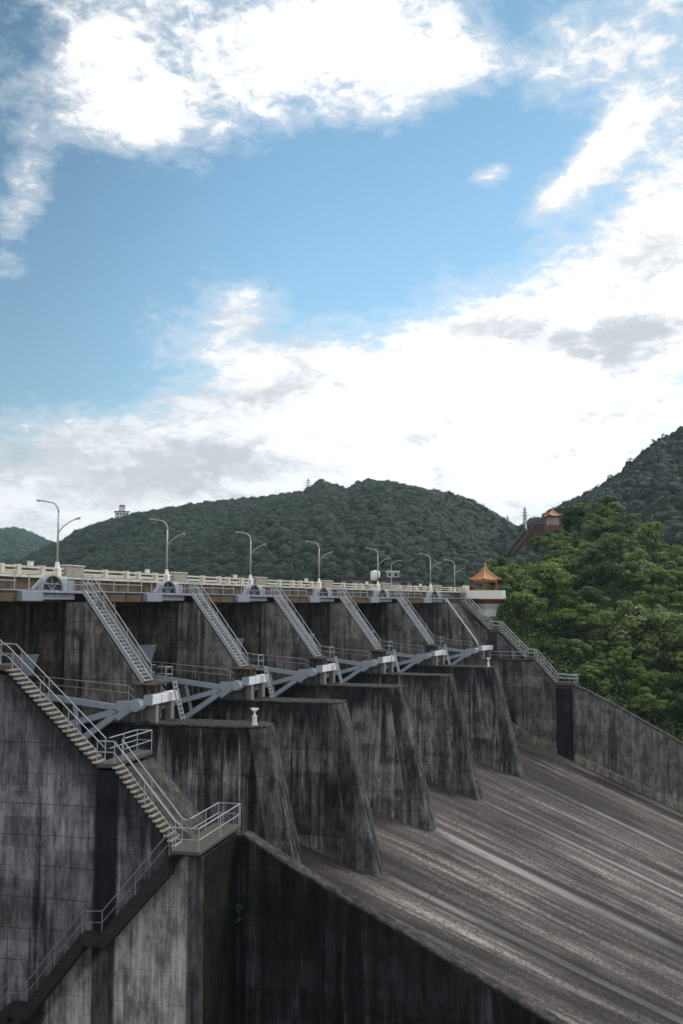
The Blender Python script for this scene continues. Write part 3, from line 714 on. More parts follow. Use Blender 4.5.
# ------------------------------------------------------------------ hoists on the walkway at each pier
def make_hoist():
    t = thing('gate_hoist', 'x', 'gate hoist', 0, (-6.8, -3, .3), 'blue grey gate hoists under the parapet')
    MB().box(-9.0, -6.6, -7.6, -5.1, .22, .88).build('motor_box', M['hoist'], t, bevel=.03)
    MB().box(-9.0, -6.75, -5.08, -.9, .32, .72).build('support_beam', M['hoist'], t, bevel=.03)
    MB().box(-9.5, -6.55, -5.1, .55, .76, .90).build('platform', M['hoist'], t, bevel=.02)
    c = (-6.95, -3.6, .95); n = 20; ri, ro = 1.24, 1.36
    sq = .95 / 1.2
    ang = [math.pi * i / n for i in range(n + 1)]
    g = MB()
    prof = [(c[1] + ro * math.cos(a), c[2] + ro * sq * math.sin(a)) for a in ang] + [(c[1] + ri * math.cos(a), c[2] + ri * sq * math.sin(a)) for a in reversed(ang)]
    g.loft([[(c[0] - .22, y, z) for y, z in prof], [(c[0] + .12, y, z) for y, z in prof]]); g.build('wheel_guard', M['hoist'], t)
    d = MB(); prof = [(c[1] + ri * math.cos(a), c[2] + ri * sq * math.sin(a)) for a in ang]
    d.loft([[(c[0] - .2, y, z) for y, z in prof], [(c[0] - .08, y, z) for y, z in prof]]); d.build('wheel', M['dark'], t)
    for a in (45, 90, 135):
        MB().beam((c[0], c[1], c[2]), (c[0], c[1] + ri * math.cos(R(a)), c[2] + ri * sq * math.sin(R(a))), .04, .045).build('spoke', M['rail'], t)
    MB().beam((c[0] + .05, c[1] - 1.25, c[2] + .45), (c[0] + .05, c[1] + 4.0, c[2] + .45), .05, .05).build('guard_bar', M['rail'], t)
    MB().beam((c[0], c[1] - 2.4, .95), (c[0], c[1] - 1.2, 1.75), .12, .16).build('brace', M['hoist'], t)
    cab = MB(); cab.box(-9.0, -7.3, -1.9, -1.0, .9, 1.85); cab.build('control_cabinet', M['galv'], t, bevel=.03)
    cab = MB(); cab.box(-9.0, -7.6, -.5, .4, .9, 1.7); cab.build('control_cabinet', M['hoist'], t, bevel=.03)
    railing(t, [(-6.6, -2.0, .9), (-6.6, .5, .9), (-6.3, 1.0, .9)], along((-6.6, -2.0, .9), (-6.6, .5, .9), 4), hgt=1.0)
    pipe = MB(); pipe.tube([(-6.9, -6.4, .9), (-6.9, -6.4, 1.9)], .05, 6); pipe.build('standpipe', M['rail'], t)
    return t
ho = make_hoist()
hl = ['nearest hoist with arched wheel guard under the first lamp from the left', 'hoist with arched wheel guard under the second lamp from the left', 'hoist with arched wheel guard under the third lamp from the left',
      'hoist with arched wheel guard under the fourth lamp from the left', 'hoist with arched wheel guard under the fifth lamp from the left', 'farthest hoist with arched guard, at the end of the bridge']
for i in range(6):
    o = ho if i == 0 else copy_tree(ho); place(o, i); o['label'] = hl[i]

# ------------------------------------------------------------------ lamps
def make_lamp():
    t = thing('street_lamp', 'x', 'street lamp', 0, (-10.95, 3.55, 2.14), 'double armed lamps along the bridge parapet')
    x, y = -10.95, 3.55
    MB().loft([[(x + a * w, y + b * w, z) for a, b in ((-1, -1), (1, -1), (1, 1), (-1, 1))] for w, z in ((.25, 2.02), (.23, 2.75), (.15, 2.85), (.11, 3.25))]).build('pedestal', M['white'], t, bevel=.03)
    MB().tube([(x, y, 3.3), (x, y, 5.3), (x, y, 7.0)], .095, 8, .07).build('pole', M['lamp'], t, smooth=True)
    c = [(x - .8 + .8 * math.cos(q), y, 7.0 + .85 * math.sin(q)) for q in [R(a) for a in range(0, 91, 15)]]
    MB().tube(c + [(x - 1.45, y, 7.98)], .07, 8, .05).build('arm', M['lamp'], t, smooth=True)
    MB().tube([(x, y, 5.35), (x + .12, y, 5.6), (x + .45, y, 5.95), (x + .9, y, 6.25), (x + 1.4, y, 6.46)], .055, 8, .045).build('arm', M['lamp'], t, smooth=True)
    for px_, pz, dx, dz in ((x - 1.45, 7.98, -.5, .05), (x + 1.4, 6.46, .5, .14)):
        h = MB(); 
        rg = []
        for f, w in ((0, .06), (.3, .13), (.8, .14), (1, .06)):
            rg.append([(px_ + dx * f, y + w * math.cos(q), pz + dz * f + .5 * w * math.sin(q)) for q in [2 * math.pi * j / 8 for j in range(8)]])
        h.loft(rg); lo = h.build('lamp_head', M['lamp'], t, smooth=True)
        gl_ = MB(); gl_.box(min(px_ + dx * .3, px_ + dx * .85), max(px_ + dx * .3, px_ + dx * .85), y - .09, y + .09, pz + dz * .5 - .085, pz + dz * .5 - .06); gl_.build('lens', M['glass'], lo)
    return t
la = make_lamp()
ll = ['tall double armed lamp nearest the camera, against the sky', 'second bridge lamp from the left, tall with two curved arms', 'third bridge lamp from the left with two curved arms', 'fourth bridge lamp from the left with two curved arms',
      'fifth bridge lamp from the left, beside the white water tank', 'sixth bridge lamp from the left with two curved arms', 'farthest bridge lamp, just left of the orange roofed pavilion']
for i in range(7):
    o = la if i == 0 else copy_tree(la)
    if i < 6: place(o, i)
    else: place(o, 5.0, (-11.6, 14.2, 1.6))
    o['label'] = ll[i]
t = thing('street_lamp', 'small single lamp on the far kerb behind the sixth bridge lamp', 'street lamp', 5, (-19.2, 6, 2.0))
MB().tube([(-19.2, 6, 2), (-19.2, 6, 6.4)], .09, 8, .06).build('pole', M['lamp'], t)
MB().tube([(-19.2, 6, 6.4), (-18.8, 6, 6.9), (-17.9, 6, 7.1)], .06, 8, .05).build('arm', M['lamp'], t)
MB().box(-17.9, -17.4, 5.9, 6.1, 7.04, 7.16).build('lamp_head', M['lamp'], t)
def junction(k, s, label):
    t = thing('junction_box', label, 'junction box', k, (-10.95, s, 2.8), 'small white boxes on the parapet')
    MB().box(-11.1, -10.8, s - .2, s + .2, 2.8, 3.12).build('box', M['white'], t, bevel=.02)
    MB().box(-11.13, -10.77, s - .23, s + .23, 3.122, 3.17).build('lid', M['galv'], t)
for k, lb in ((0, 'small white box on the parapet left of the nearest lamp'), (1, 'small white box on the parapet left of the second lamp'), (2, 'small white box on the parapet left of the third lamp'),
              (3, 'small white box on the parapet left of the fourth lamp'), (4, 'small white box on the parapet left of the fifth lamp'), (5, 'small white box on the parapet left of the sixth lamp')):
    junction(k, -.05, lb)

# ------------------------------------------------------------------ pavilions, buildings, towers
def at_px(px, py, z):
    return Vector((px_ang(px) * z, z, (HOR - py) / 1000 * z))
def world_thing(name, label, cat, loc, rz=0, group=None):
    o = bpy.data.objects.new(name, None); COL.objects.link(o); o.location = loc; o.rotation_euler = (0, 0, rz); o['off'] = [0, 0, 0]
    return tag(o, label, cat, group)
def ngon(rad, z, n, ph=0): return [(rad * math.cos(2 * math.pi * i / n + ph), rad * math.sin(2 * math.pi * i / n + ph), z) for i in range(n)]
def hip_roof(t, n, re, z0, zt, curl=.25, ph=0.0, mat='tile'):
    """curved sweeping roof with ridges and upturned corners"""
    rings = []
    m = n * 6
    for f in np.linspace(0, 1, 9):
        rad = re * (1 - f) ** 1.0 + .12; z = z0 + (zt - z0) * (f ** 1.55)
        ring = []
        for j in range(m):
            th = 2 * math.pi * j / m + ph; loc = (j % 6) / 6.0; c = abs(loc - .5) * 2       # 1 at the corners
            side = math.cos(math.pi / n) / math.cos(((th - ph) % (2 * math.pi / n)) - math.pi / n)
            ring.append((rad * side * math.cos(th), rad * side * math.sin(th), z + curl * c ** 3 * (1 - f) ** 2))
        rings.append(ring)
    b = MB(); b.loft(rings); r_ = b.build('roof', M[mat], t)
    for i in range(n):
        th = 2 * math.pi * i / n + ph; pts = []
        for f in np.linspace(0, 1, 9):
            rad = re * (1 - f) + .14; pts.append((rad * math.cos(th), rad * math.sin(th), z0 + (zt - z0) * f ** 1.55 + curl * (1 - f) ** 2 + .05))
        MB().tube(pts, .11, 6).build('ridge', M['ridge'], r_)
    MB().lathe([(.22, 0), (.3, .15), (.12, .3), (.26, .5), (.1, .72), (.02, 1.0)], (0, 0, zt - .05), 10).build('finial', M['ridge'], r_)
M['ridge'] = paint('ridge_tile', (.42, .24, .10), .5, dirt=.3)
pv = at_px(485, 595.8, 166)
t = world_thing('pavilion', 'orange roofed hexagonal pavilion on a white balcony at the far end of the bridge', 'pavilion', pv, .3)
MB().loft([ngon(3.35, -.55, 12), ngon(3.35, 0, 12)]).build('floor_slab', M['white'], t)
par = MB()
par.loft([ngon(3.3, 0, 12), ngon(3.3, .85, 12), ngon(3.12, .85, 12), ngon(3.12, 0, 12)], caps=False); par.build('balustrade', M['white'], t)
MB().loft([ngon(2.6, -1.3, 12), ngon(3.2, -.56, 12)]).build('bracket_ring', M['red'], t)
MB().loft([ngon(1.6, -3.4, 12), ngon(1.9, -2.2, 12), ngon(2.55, -1.32, 12)]).build('pedestal', M['white'], t)
MB().loft([ngon(1.3, -14, 12), ngon(1.3, -3.42, 12)]).build('shaft', M['wallb'], t)
for i in range(6):
    a = 2 * math.pi * i / 6
    MB().tube([(2.1 * math.cos(a), 2.1 * math.sin(a), 0), (2.1 * math.cos(a), 2.1 * math.sin(a), 2.85)], .13, 8).build('column', M['red'], t)
fr = MB(); fr.loft([ngon(2.25, 2.3, 6), ngon(2.25, 2.7, 6), ngon(2.05, 2.7, 6), ngon(2.05, 2.3, 6)], caps=False); fr.build('frieze', M['ridge'], t)
hip_roof(t, 6, 2.75, 2.6, 4.65, .16)

pv = at_px(553.5, 525.5, 280)
t = world_thing('pavilion', 'red and orange pavilion among the trees near the top of the right hill', 'pavilion', pv, .2)
MB().box(-2.2, 2.2, -2.2, 2.2, -7, 0).build('plinth', M['brick'], t)
MB().box(-1.7, 1.7, -1.7, 1.7, 0, 2.9).build('wall', M['wallb'], t)
for sx in (-1, 1):
    for sy in (-1, 1): MB().tube([(2.0 * sx, 2.0 * sy, 0), (2.0 * sx, 2.0 * sy, 3.2)], .18, 8).build('column', M['red'], t)
MB().box(-2.2, 2.2, -2.2, 2.2, 2.9, 3.25).build('eave_beam', M['red'], t)
hip_roof(t, 4, 3.5, 3.2, 5.6, .5, math.pi / 4)
t.scale = (.8, .8, .8)
t = world_thing('terrace_wall', 'brown terrace fence beside the upper hill pavilion', 'wall', at_px(540, 531, 290), .25)
MB().box(-4.2, 2.6, -.2, .2, -5, 0).build('base', M['brick'], t)
MB().box(-4.2, 2.6, -.1, .1, 0.0, 2.1).build('fence_panel', M['roofdk'], t)
for x in np.linspace(-4.1, 2.5, 7): MB().box(x - .12, x + .12, -.16, .16, 0, 2.4).build('post', M['brick'], t)
# stairway up the hill: two brown flank walls with steps between
t = world_thing('hill_stairway', 'brown stairway with flank walls climbing the hill left of the upper pavilion', 'stairway', at_px(508, 556, 268))
pa, pb = Vector((0, 0, 0)), at_px(531, 527, 288) - at_px(508, 556, 268)
M['stairbrown'] = paint('stairway_stone', (.048, .043, .038), .9, dirt=.6)
for off in (-.8, .8):
    MB().beam(pa + Vector((off, 0, 0)), pb + Vector((off, 0, 0)), .35, .9).build('flank_wall', M['stairbrown'], t)
MB().beam(pa + Vector((0, 0, -1.2)), pb + Vector((0, 0, -1.2)), 1.4, 1.2).build('ramp', M['stairbrown'], t)
for i in range(24):
    c = pa.lerp(pb, (i + .5) / 24); MB().box(c.x - .62, c.x + .62, c.y - .4, c.y + .4, c.z - .8, c.z - .35).build('step', M['stairbrown'], t)
t = world_thing('statue', 'small white statue on the terrace at the head of the hill stairway', 'statue', at_px(526.5, 526.5, 286))
MB().lathe([(.5, -2), (.5, .3), (.32, .35), (.42, .9), (.3, 1.4), (.12, 1.55), (.2, 1.75), (.16, 2.0), (.03, 2.1)], (0, 0, 0), 10).build('figure', M['white'], t); t.scale = (.62, .62, .62)

def lattice(label, px, py_base, z, h, w):
    t = world_thing('transmission_tower', label, 'pylon', at_px(px, py_base, z))
    b = MB(); lv = [(0, w), (.35, w * .62), (.62, w * .36), (1, w * .08)]
    for (f0, a0), (f1, a1) in zip(lv[:-1], lv[1:]):
        for sx, sy in ((-1, -1), (1, -1), (1, 1), (-1, 1)):
            b.beam((sx * a0, sy * a0, f0 * h), (sx * a1, sy * a1, f1 * h), .5, .5)
        for sx in (-1, 1):
            b.beam((-a0 * sx, -a0, f0 * h), (a1 * sx, -a1, f1 * h), .3, .3); b.beam((sx * a0, -a0, f0 * h), (sx * a1, a1, f1 * h), .3, .3)
    b.build('mast', M['galv'], t)
    for f, l in ((.62, w * 1.6), (.75, w * 1.35), (.88, w * 1.1)): 
        MB().beam((-l, 0, f * h), (l, 0, f * h), .4, .4).build('cross_arm', M['galv'], t)
lattice('tiny lattice pylon on the ridge above the bridge middle', 308, 496, 955, 17, 2.6)
lattice('thin lattice pylon on the skyline left of the upper pavilion', 525.5, 530, 610, 14, 1.3)
lattice('faint smaller lattice pylon on the saddle left of the stairway', 508, 532, 800, 13, 1.4)

t = world_thing('hill_house', 'small white house with red roof tower on the left ridge', 'house', at_px(121, 519.5, 905), .3)
MB().box(-6, 6, -5, 5, -6, 6.5).build('wall', M['white'], t)
MB().box(-6.6, 6.6, -5.6, 5.6, 6.5, 7.2).build('roof', M['roofdk'], t)
MB().box(-2.6, 2.6, -2.6, 2.6, 7.2, 11.5).build('tower', M['white'], t)
MB().loft([ngon(4.2, 11.5, 4, .78), ngon(2.6, 13.2, 4, .78)]).build('tower_roof', M['red'], t)
for z in (.5, 3.6):
    for x in (-4.2, -1.4, 1.4, 4.2): MB().box(x - .8, x + .8, -5.06, -5.0, z, z + 1.7).build('window', M['win'], t)

def flat_house(label, p0, p1, ptop, pbot, z, depth=9):
    a, b = at_px(p0, pbot, z), at_px(p1, pbot, z); w = b.x - a.x; h = (pbot - ptop) / 1000 * z
    t = world_thing('control_building', label, 'building', ((a.x + b.x) / 2, z, a.z))
    MB().box(-w / 2, w / 2, 0, depth, -9, h - .5).build('wall', M['wallb'], t)
    MB().box(-w / 2 - .7, w / 2 + .7, -.8, depth + .7, h - .5, h).build('roof', M['roofdk'], t)
    n = max(2, int(w / 3))
    for i in range(n):
        x = -w / 2 + w * (i + .5) / n; MB().box(x - .7, x + .7, -.05, .0 - .002, h - 2.4, h - 1.0).build('window', M['win'], t)
flat_house('low grey building with dark flat roof behind the fourth and fifth lamps', 341, 372, 577, 592, 222)
flat_house('low building with dark flat roof behind the fifth lamp, right of the tank', 381, 411, 577.5, 592, 215)
t = world_thing('water_tank', 'white cylindrical water tank beside the fifth bridge lamp', 'water tank', at_px(375.3, 580, 220))
MB().lathe([(.75, -3.0), (.75, -.25)], (0, 0, 0), 8).build('stand', M['roofdk'], t)
MB().lathe([(.95, -.25), (1.05, 0), (1.05, 1.7), (.85, 1.95), (.1, 2.1)], (0, 0, 0), 16).build('tank', M['white'], t, smooth=True)
t = world_thing('roof_cabin', 'small white framed cabin on the building roof right of the tank', 'cabin', at_px(393, 578, 217))
MB().box(-1.3, 1.3, 0, 1.6, 0, 1.25).build('wall', M['galv'], t); MB().box(-1.5, 1.5, -.2, 1.8, 1.25, 1.5).build('roof', M['white'], t)
for x in (-.65, .65): MB().box(x - .35, x + .35, -.04, -.002, .35, 1.0).build('window', M['win'], t)

# ------------------------------------------------------------------ trees
def leaf_quads(cent, rad, n, size, rng, shell=.55, squash=.8, upbias=.35, jit=.42):
    """n leaf faces spread through a lumpy clump; returns (n,4,3) corners"""
    d = rng.normal(size=(n, 3)); d /= np.linalg.norm(d, axis=1)[:, None]
    d[:, 2] = np.where(rng.random(n) < upbias, np.abs(d[:, 2]), d[:, 2])
    lump = 1 + .22 * np.sin(d[:, 0] * 5 + cent[0] * 3) * np.cos(d[:, 1] * 4 + cent[1] * 2) + .12 * np.sin(d[:, 2] * 9 + cent[2])
    rr = rad * lump * (shell + (1 - shell) * rng.random(n) ** .5)
    c = np.asarray(cent) + d * rr[:, None] * np.array([1, 1, squash])
    nrm = d + rng.normal(size=(n, 3)) * jit + np.array([0, 0, .30]); nrm /= np.linalg.norm(nrm, axis=1)[:, None]
    a = np.cross(nrm, rng.normal(size=(n, 3))); a /= np.linalg.norm(a, axis=1)[:, None] + 1e-9
    b = np.cross(nrm, a); s = size * (.6 + .8 * rng.random(n))
    a *= s[:, None]; b *= (s * (.45 + .35 * rng.random(n)))[:, None]
    bend = nrm * (s * .25)[:, None]
    return np.stack([c - a, c - b * .9 + bend * .4, c + a * 1.0, c + b * .9 + bend * .4], 1)

def quad_mesh(name, quads, mat, clump=None):
    n = len(quads); me = bpy.data.meshes.new(name)
    me.vertices.add(n * 4); me.vertices.foreach_set('co', quads.reshape(-1).astype(np.float32))
    me.loops.add(n * 4); me.loops.foreach_set('vertex_index', np.arange(n * 4, dtype=np.int32))
    me.polygons.add(n); me.polygons.foreach_set('loop_start', np.arange(0, n * 4, 4, dtype=np.int32))
    me.polygons.foreach_set('loop_total', np.full(n, 4, np.int32)) if hasattr(me.polygons[0], 'loop_total') and not me.polygons[0].is_property_readonly('loop_total') else None
    if clump is not None:
        at = me.attributes.new('clump', 'FLOAT', 'FACE'); at.data.foreach_set('value', clump.astype(np.float32))
    me.update(calc_edges=True); me.validate(); me.materials.append(mat); return me

def crown_mesh(name, seed, rad, hgt, nclump, per, size, mat, droop=0.0):
    """uneven crown: a few big limbs, each carrying flattened leaf clumps"""
    rng = np.random.default_rng(seed); qs, cl = [], []
    nl = int(rng.integers(4, 8)); limbs = []
    for i in range(nl):
        th = i * 6.283 / nl + rng.normal() * .5; f = rng.uniform(.12, .70); zz = rng.uniform(-.18, .58)
        limbs.append((math.cos(th) * rad * f, math.sin(th) * rad * f, zz * hgt * (1.1 - .5 * f), rad * rng.uniform(.30, .52)))
    limbs.append((rng.normal() * rad * .15, rng.normal() * rad * .15, hgt * rng.uniform(.38, .62), rad * rng.uniform(.28, .4)))
    for i in range(nclump):
        lx, ly, lz, lr = limbs[i % len(limbs)]
        d = rng.normal(size=3); d /= np.linalg.norm(d); d *= lr * rng.random() ** .5
        c = (lx + d[0], ly + d[1], lz + d[2] * .75); r_ = rad * rng.uniform(.15, .30)
        n = int(per * (r_ / (rad * .26)) ** 2)
        qs.append(leaf_quads(c, r_, n, size, rng, .5, rng.uniform(.5, .8), .55)); cl.append(np.full(n, rng.random() ** 2))
    return quad_mesh(name, np.concatenate(qs), mat, np.concatenate(cl))

def trunk_mesh(seed, h, r, rad, mat):
    rng = random.Random(seed); b = MB()
    lean = (rng.uniform(-.6, .6), rng.uniform(-.6, .6))
    pts = [(0, 0, -1.0), (lean[0] * .1, lean[1] * .1, h * .3), (lean[0] * .5, lean[1] * .5, h * .65), (lean[0], lean[1], h * 1.05)]
    b.tube(pts, r, 8, r * .45)
    for i in range(7):
        a = i * 2.4 + rng.random(); z = h * (.55 + .09 * i); q = rad * rng.uniform(.5, .8)
        s = (lean[0] * z / h, lean[1] * z / h, z)
        b.tube([s, (s[0] + q * .5 * math.cos(a), s[1] + q * .5 * math.sin(a), z + q * .45), (s[0] + q * math.cos(a), s[1] + q * math.sin(a), z + q * .75)], r * .4, 6, r * .1)
    return b.mesh('trunk', mat, smooth=True)

TONES = {'dark green': leafmat('leaf_dark', (.060, .108, .032), .35, (1.3, 1.4, .8)),
         'mid green': leafmat('leaf_mid', (.125, .188, .052), .5, (1.4, 1.3, .8)),
         'olive green': leafmat('leaf_olive', (.140, .195, .060), .5, (1.25, 1.3, .8)),
         'pale yellow green': leafmat('leaf_pale', (.215, .260, .095), .5, (1.2, 1.2, .9))}
PROTO = {}
def tree_proto(tone, var):
    key = (tone, var)
    if key not in PROTO:
        sd = 100 + var * 17 + list(TONES).index(tone) * 5
        hh = (1.5, 1.1, 1.9, 1.3, 1.65)[var]
        PROTO[key] = (crown_mesh('crown', sd, 5.0, 5.0 * hh, (44, 48, 42, 52, 40)[var], 215, .23, TONES[tone]), trunk_mesh(sd, 5.2, .26, 4.2, M['bark']))
    return PROTO[key]
TREES = []
def tree(px, z, ground, size, tone, var, name='broadleaf_tree'):
    """size = crown radius in metres"""
    cm, tm = tree_proto(tone, var); sc = size / 5.0
    o = bpy.data.objects.new(name, None); COL.objects.link(o)
    o.location = (px_ang(px) * z, z, ground); o.rotation_euler = (0, 0, random.random() * 6.28); o.scale = (sc * random.uniform(.88, 1.12), sc * random.uniform(.88, 1.12), sc * random.uniform(.85, 1.2))
    c = link('crown', cm, o); c.location = (0, 0, 6.6); link('trunk', tm, o)
    TREES.append((o, px, z, ground + 6.6 * sc, size, tone)); return o

key_trees = [  # column, distance, picture row of the crown centre, radius, tone, shape
    (508, 186, 576, 3.6, 'pale yellow green', 1), (529, 205, 585, 4.4, 'olive green', 1), (626, 176, 632, 8.6, 'pale yellow green', 1), (668, 170, 646, 7.4, 'pale yellow green', 3),
    (592, 288, 524, 9.4, 'dark green', 1), (614, 282, 527, 8.6, 'olive green', 0), (648, 250, 552, 7.0, 'mid green', 1), (577, 300, 513, 4.2, 'dark green', 1), (562, 268, 537, 3.4, 'mid green', 1), (549, 262, 543, 3.2, 'dark green', 0), (538, 258, 548, 2.8, 'mid green', 3), (555, 256, 549, 3.4, 'olive green', 1),
    (581, 172, 625, 5.2, 'mid green', 0), (545, 178, 590, 6.0, 'mid green', 1), (605, 232, 563, 7.0, 'olive green', 1), (520, 176, 606, 4.6, 'dark green', 0)]
for px, z, py, sz, tone, var in key_trees:
    tree(px, z, (HOR - py) / 1000 * z - 6.6 * sz / 5.0, sz, tone, var)
cand = []
rr = random.Random(5)
for _ in range(6000):
    px = rr.uniform(470, 800); t = rr.uniform(0.01, 1.12)
    x, z, h = near_ground(px, t)
    if px < 545 and t > .93 : continue
    if px < 500 and t < .2: continue
    if px < 516 and z < 176: continue
    if 498 < px < 566 and 240 < z < 306: continue
    if 500 < px < 566 and 215 < z <= 240: continue
    sz = rr.uniform(3.4, 7.2) * (.85 if t < .15 else 1)
    if t < .05: sz *= .7
    if z < 172 and 585 < px < 700: sz *= .62
    limit = lerp_tab(SIL_NEAR, px) - 3                 # crowns stay under the hill's skyline and clear of the upper pavilion
    if 492 < px < 548: limit = 549
    if 548 <= px < 592 and z < 290: limit = max(limit, 527)
    while sz > 2.2 and HOR - (h + 3.0 * sz) / z * 1000 < limit: sz *= .88
    if sz <= 2.2: continue
    if all((x - a) ** 2 + (z - b) ** 2 > (0.80 * (sz + c)) ** 2 for a, b, c in cand) and \
       all((x - px_ang(k[0]) * k[1]) ** 2 + (z - k[1]) ** 2 > (.62 * (sz + k[3])) ** 2 for k in key_trees):
        cand.append((x, z, sz))
        tone = rr.choices(['dark green', 'mid green', 'olive green', 'pale yellow green'], [.30, .42, .22, .06])[0]
        tree(px, z, h - .8, sz, tone, rr.choice([0, 1, 2, 3, 4]))
# labels: tone, size and where it stands among the things around it
def region(px, z, py):
    if px > 690: return 'at the right border of the forest'
    if py < 545: return 'on the skyline of the near right hill'
    if px < 540: return 'beside the near pavilion' if z < 215 else 'below the hill stairway'
    if z < 172: return 'just behind the far training wall'
    if px < 600: return 'right of the near pavilion' if z < 225 else 'below the upper pavilion'
    return 'on the lower right forest slope' if z < 215 else 'on the upper right forest slope'
buck = {}
for T in TREES:
    o, px, z, hc, sz, tone = T; py = HOR - hc / z * 1000
    buck.setdefault((('large' if sz > 6.9 else 'rounded' if sz > 4.9 else 'small'), tone, region(px, z, py)), []).append((px, o))
NTH = ['leftmost', 'second from left', 'third from left', 'fourth from left', 'fifth from left', 'sixth from left', 'seventh from left', 'eighth from left', 'ninth from left', 'tenth from left']
for (sz, tone, reg), lst in buck.items():
    lst.sort(key=lambda a: a[0])
    for i, (px, o) in enumerate(lst):
        lab = f'{NTH[min(i, 9)]} {sz} {tone} tree {reg}' if len(lst) > 1 else f'{sz} {tone} tree {reg}'
        tag(o, lab, 'tree', 'trees on the near right hillside')

def stuff(name, quads, mat, clump=None):
    o = bpy.data.objects.new(name, quad_mesh(name, quads, mat, clump)); COL.objects.link(o); o['kind'] = 'stuff'; return o
# undergrowth that fills the hillside between the trees, thick along the back of the training wall
rng = np.random.default_rng(21); qs, cl = [], []
for i in range(2600):
    px = rng.uniform(440, 860); t = rng.random() ** 1.6 * 1.1
    x, z, h = near_ground(px, t); r_ = rng.uniform(.9, 2.2)
    if 503 < px < 560 and 250 < z < 300 and rng.random() < .8: continue
    qs.append(leaf_quads((x, z, h + r_ * .35), r_, 60, .24, rng)); cl.append(np.full(60, rng.random() ** 2))
stuff('undergrowth', np.concatenate(qs), leafmat('leaf_undergrowth', (.055, .095, .026), .4), np.concatenate(cl))

# far wooded hills: canopy that reads as one mass, domed crowns with ragged leaf edges
def cube_sphere(n=3):
    pts, idx, faces = [], {}, []
    def vid(p):
        k = tuple(round(c, 6) for c in p)
        if k not in idx: idx[k] = len(pts); pts.append(p)
        return idx[k]
    for ax in range(3):
        for sg in (-1, 1):
            for i in range(n):
                for j in range(n):
                    q = []
                    for a, c in ((i, j), (i + 1, j), (i + 1, j + 1), (i, j + 1)):
                        p = [0, 0, 0]; p[ax] = sg; p[(ax + 1) % 3] = -1 + 2 * a / n; p[(ax + 2) % 3] = -1 + 2 * c / n; q.append(vid(tuple(p)))
                    faces.append(q if sg > 0 else q[::-1])
    P = np.array(pts, float); P /= np.linalg.norm(P, axis=1)[:, None]
    return P, np.array(faces)
CS_P, CS_F = cube_sphere(2)
def canopy(name, fn, p0, p1, n, r0, r1, per, size, mat, tmin=.0, seed=1):
    rng = np.random.default_rng(seed); qs, cl, V, F, fc = [], [], [], [], []; nv = len(CS_P)
    for i in range(n):
        px = rng.uniform(p0, p1); t = tmin + (1.03 - tmin) * rng.random() ** .9
        x, z, h = fn(px, t); r_ = rng.uniform(r0, r1) * (1 if rng.random() > .10 else 1.35)
        if t > .93: r_ *= .72
        tall = rng.uniform(.8, 1.3); tone = rng.random() ** 2.2 * 1.3
        ph = rng.uniform(0, 6.28, 6); D = CS_P
        lump = 1 + .20 * np.sin(3.1 * D[:, 0] + ph[0]) * np.sin(3.3 * D[:, 1] + ph[1]) + .13 * np.sin(5.3 * D[:, 2] + ph[2] + 4 * D[:, 0]) + .10 * np.sin(6.1 * D[:, 1] + ph[3])
        F.append(CS_F + nv * len(V)); V.append(D * (r_ * lump)[:, None] * np.array([1, 1, .85 * tall]) + np.array([x, z, h + r_ * .2])); fc.append(np.full(len(CS_F), tone))
        qs.append(leaf_quads((x, z, h + r_ * .25), r_ * 1.06, per, size, rng, .80, .88 * tall, .8, .55)); cl.append(np.full(per, tone))
    q = np.concatenate(qs); V = np.concatenate(V + [q.reshape(-1, 3)]); nb = nv * n
    F = np.concatenate(F + [nb + np.arange(len(q) * 4).reshape(-1, 4)]); me = bpy.data.meshes.new(name)
    me.vertices.add(len(V)); me.vertices.foreach_set('co', V.reshape(-1).astype(np.float32))
    me.loops.add(len(F) * 4); me.loops.foreach_set('vertex_index', F.reshape(-1).astype(np.int32))
    me.polygons.add(len(F)); me.polygons.foreach_set('loop_start', np.arange(0, len(F) * 4, 4, dtype=np.int32))
    me.polygons.foreach_set('use_smooth', np.ones(len(F), bool))
    at = me.attributes.new('clump', 'FLOAT', 'FACE'); at.data.foreach_set('value', np.concatenate(fc + cl).astype(np.float32))
    me.update(calc_edges=True); me.materials.append(mat)
    o = bpy.data.objects.new(name, me); COL.objects.link(o); o['kind'] = 'stuff'; return o
def hillmat(name, base, sc):
    m = leafmat(name, base, .45, (1.3, 1.3, .85), .12, patch=sc)
    N = NT(m.node_tree); p = N.n('ShaderNodeNewGeometry').outputs['Position']
    N.set(m.node_tree.nodes['Principled BSDF'].inputs['Normal'], N.bump(N.noise(p, .8, 6, .8), 1.0, 1.6)); return m
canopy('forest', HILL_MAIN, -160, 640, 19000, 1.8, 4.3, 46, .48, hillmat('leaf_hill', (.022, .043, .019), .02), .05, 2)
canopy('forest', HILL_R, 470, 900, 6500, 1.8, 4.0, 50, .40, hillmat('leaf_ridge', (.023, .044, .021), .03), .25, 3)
canopy('forest', HILL_FAR, -200, 150, 3200, 5, 9, 40, 1.1, hillmat('leaf_far', (.032, .066, .034), .01), .3, 4)

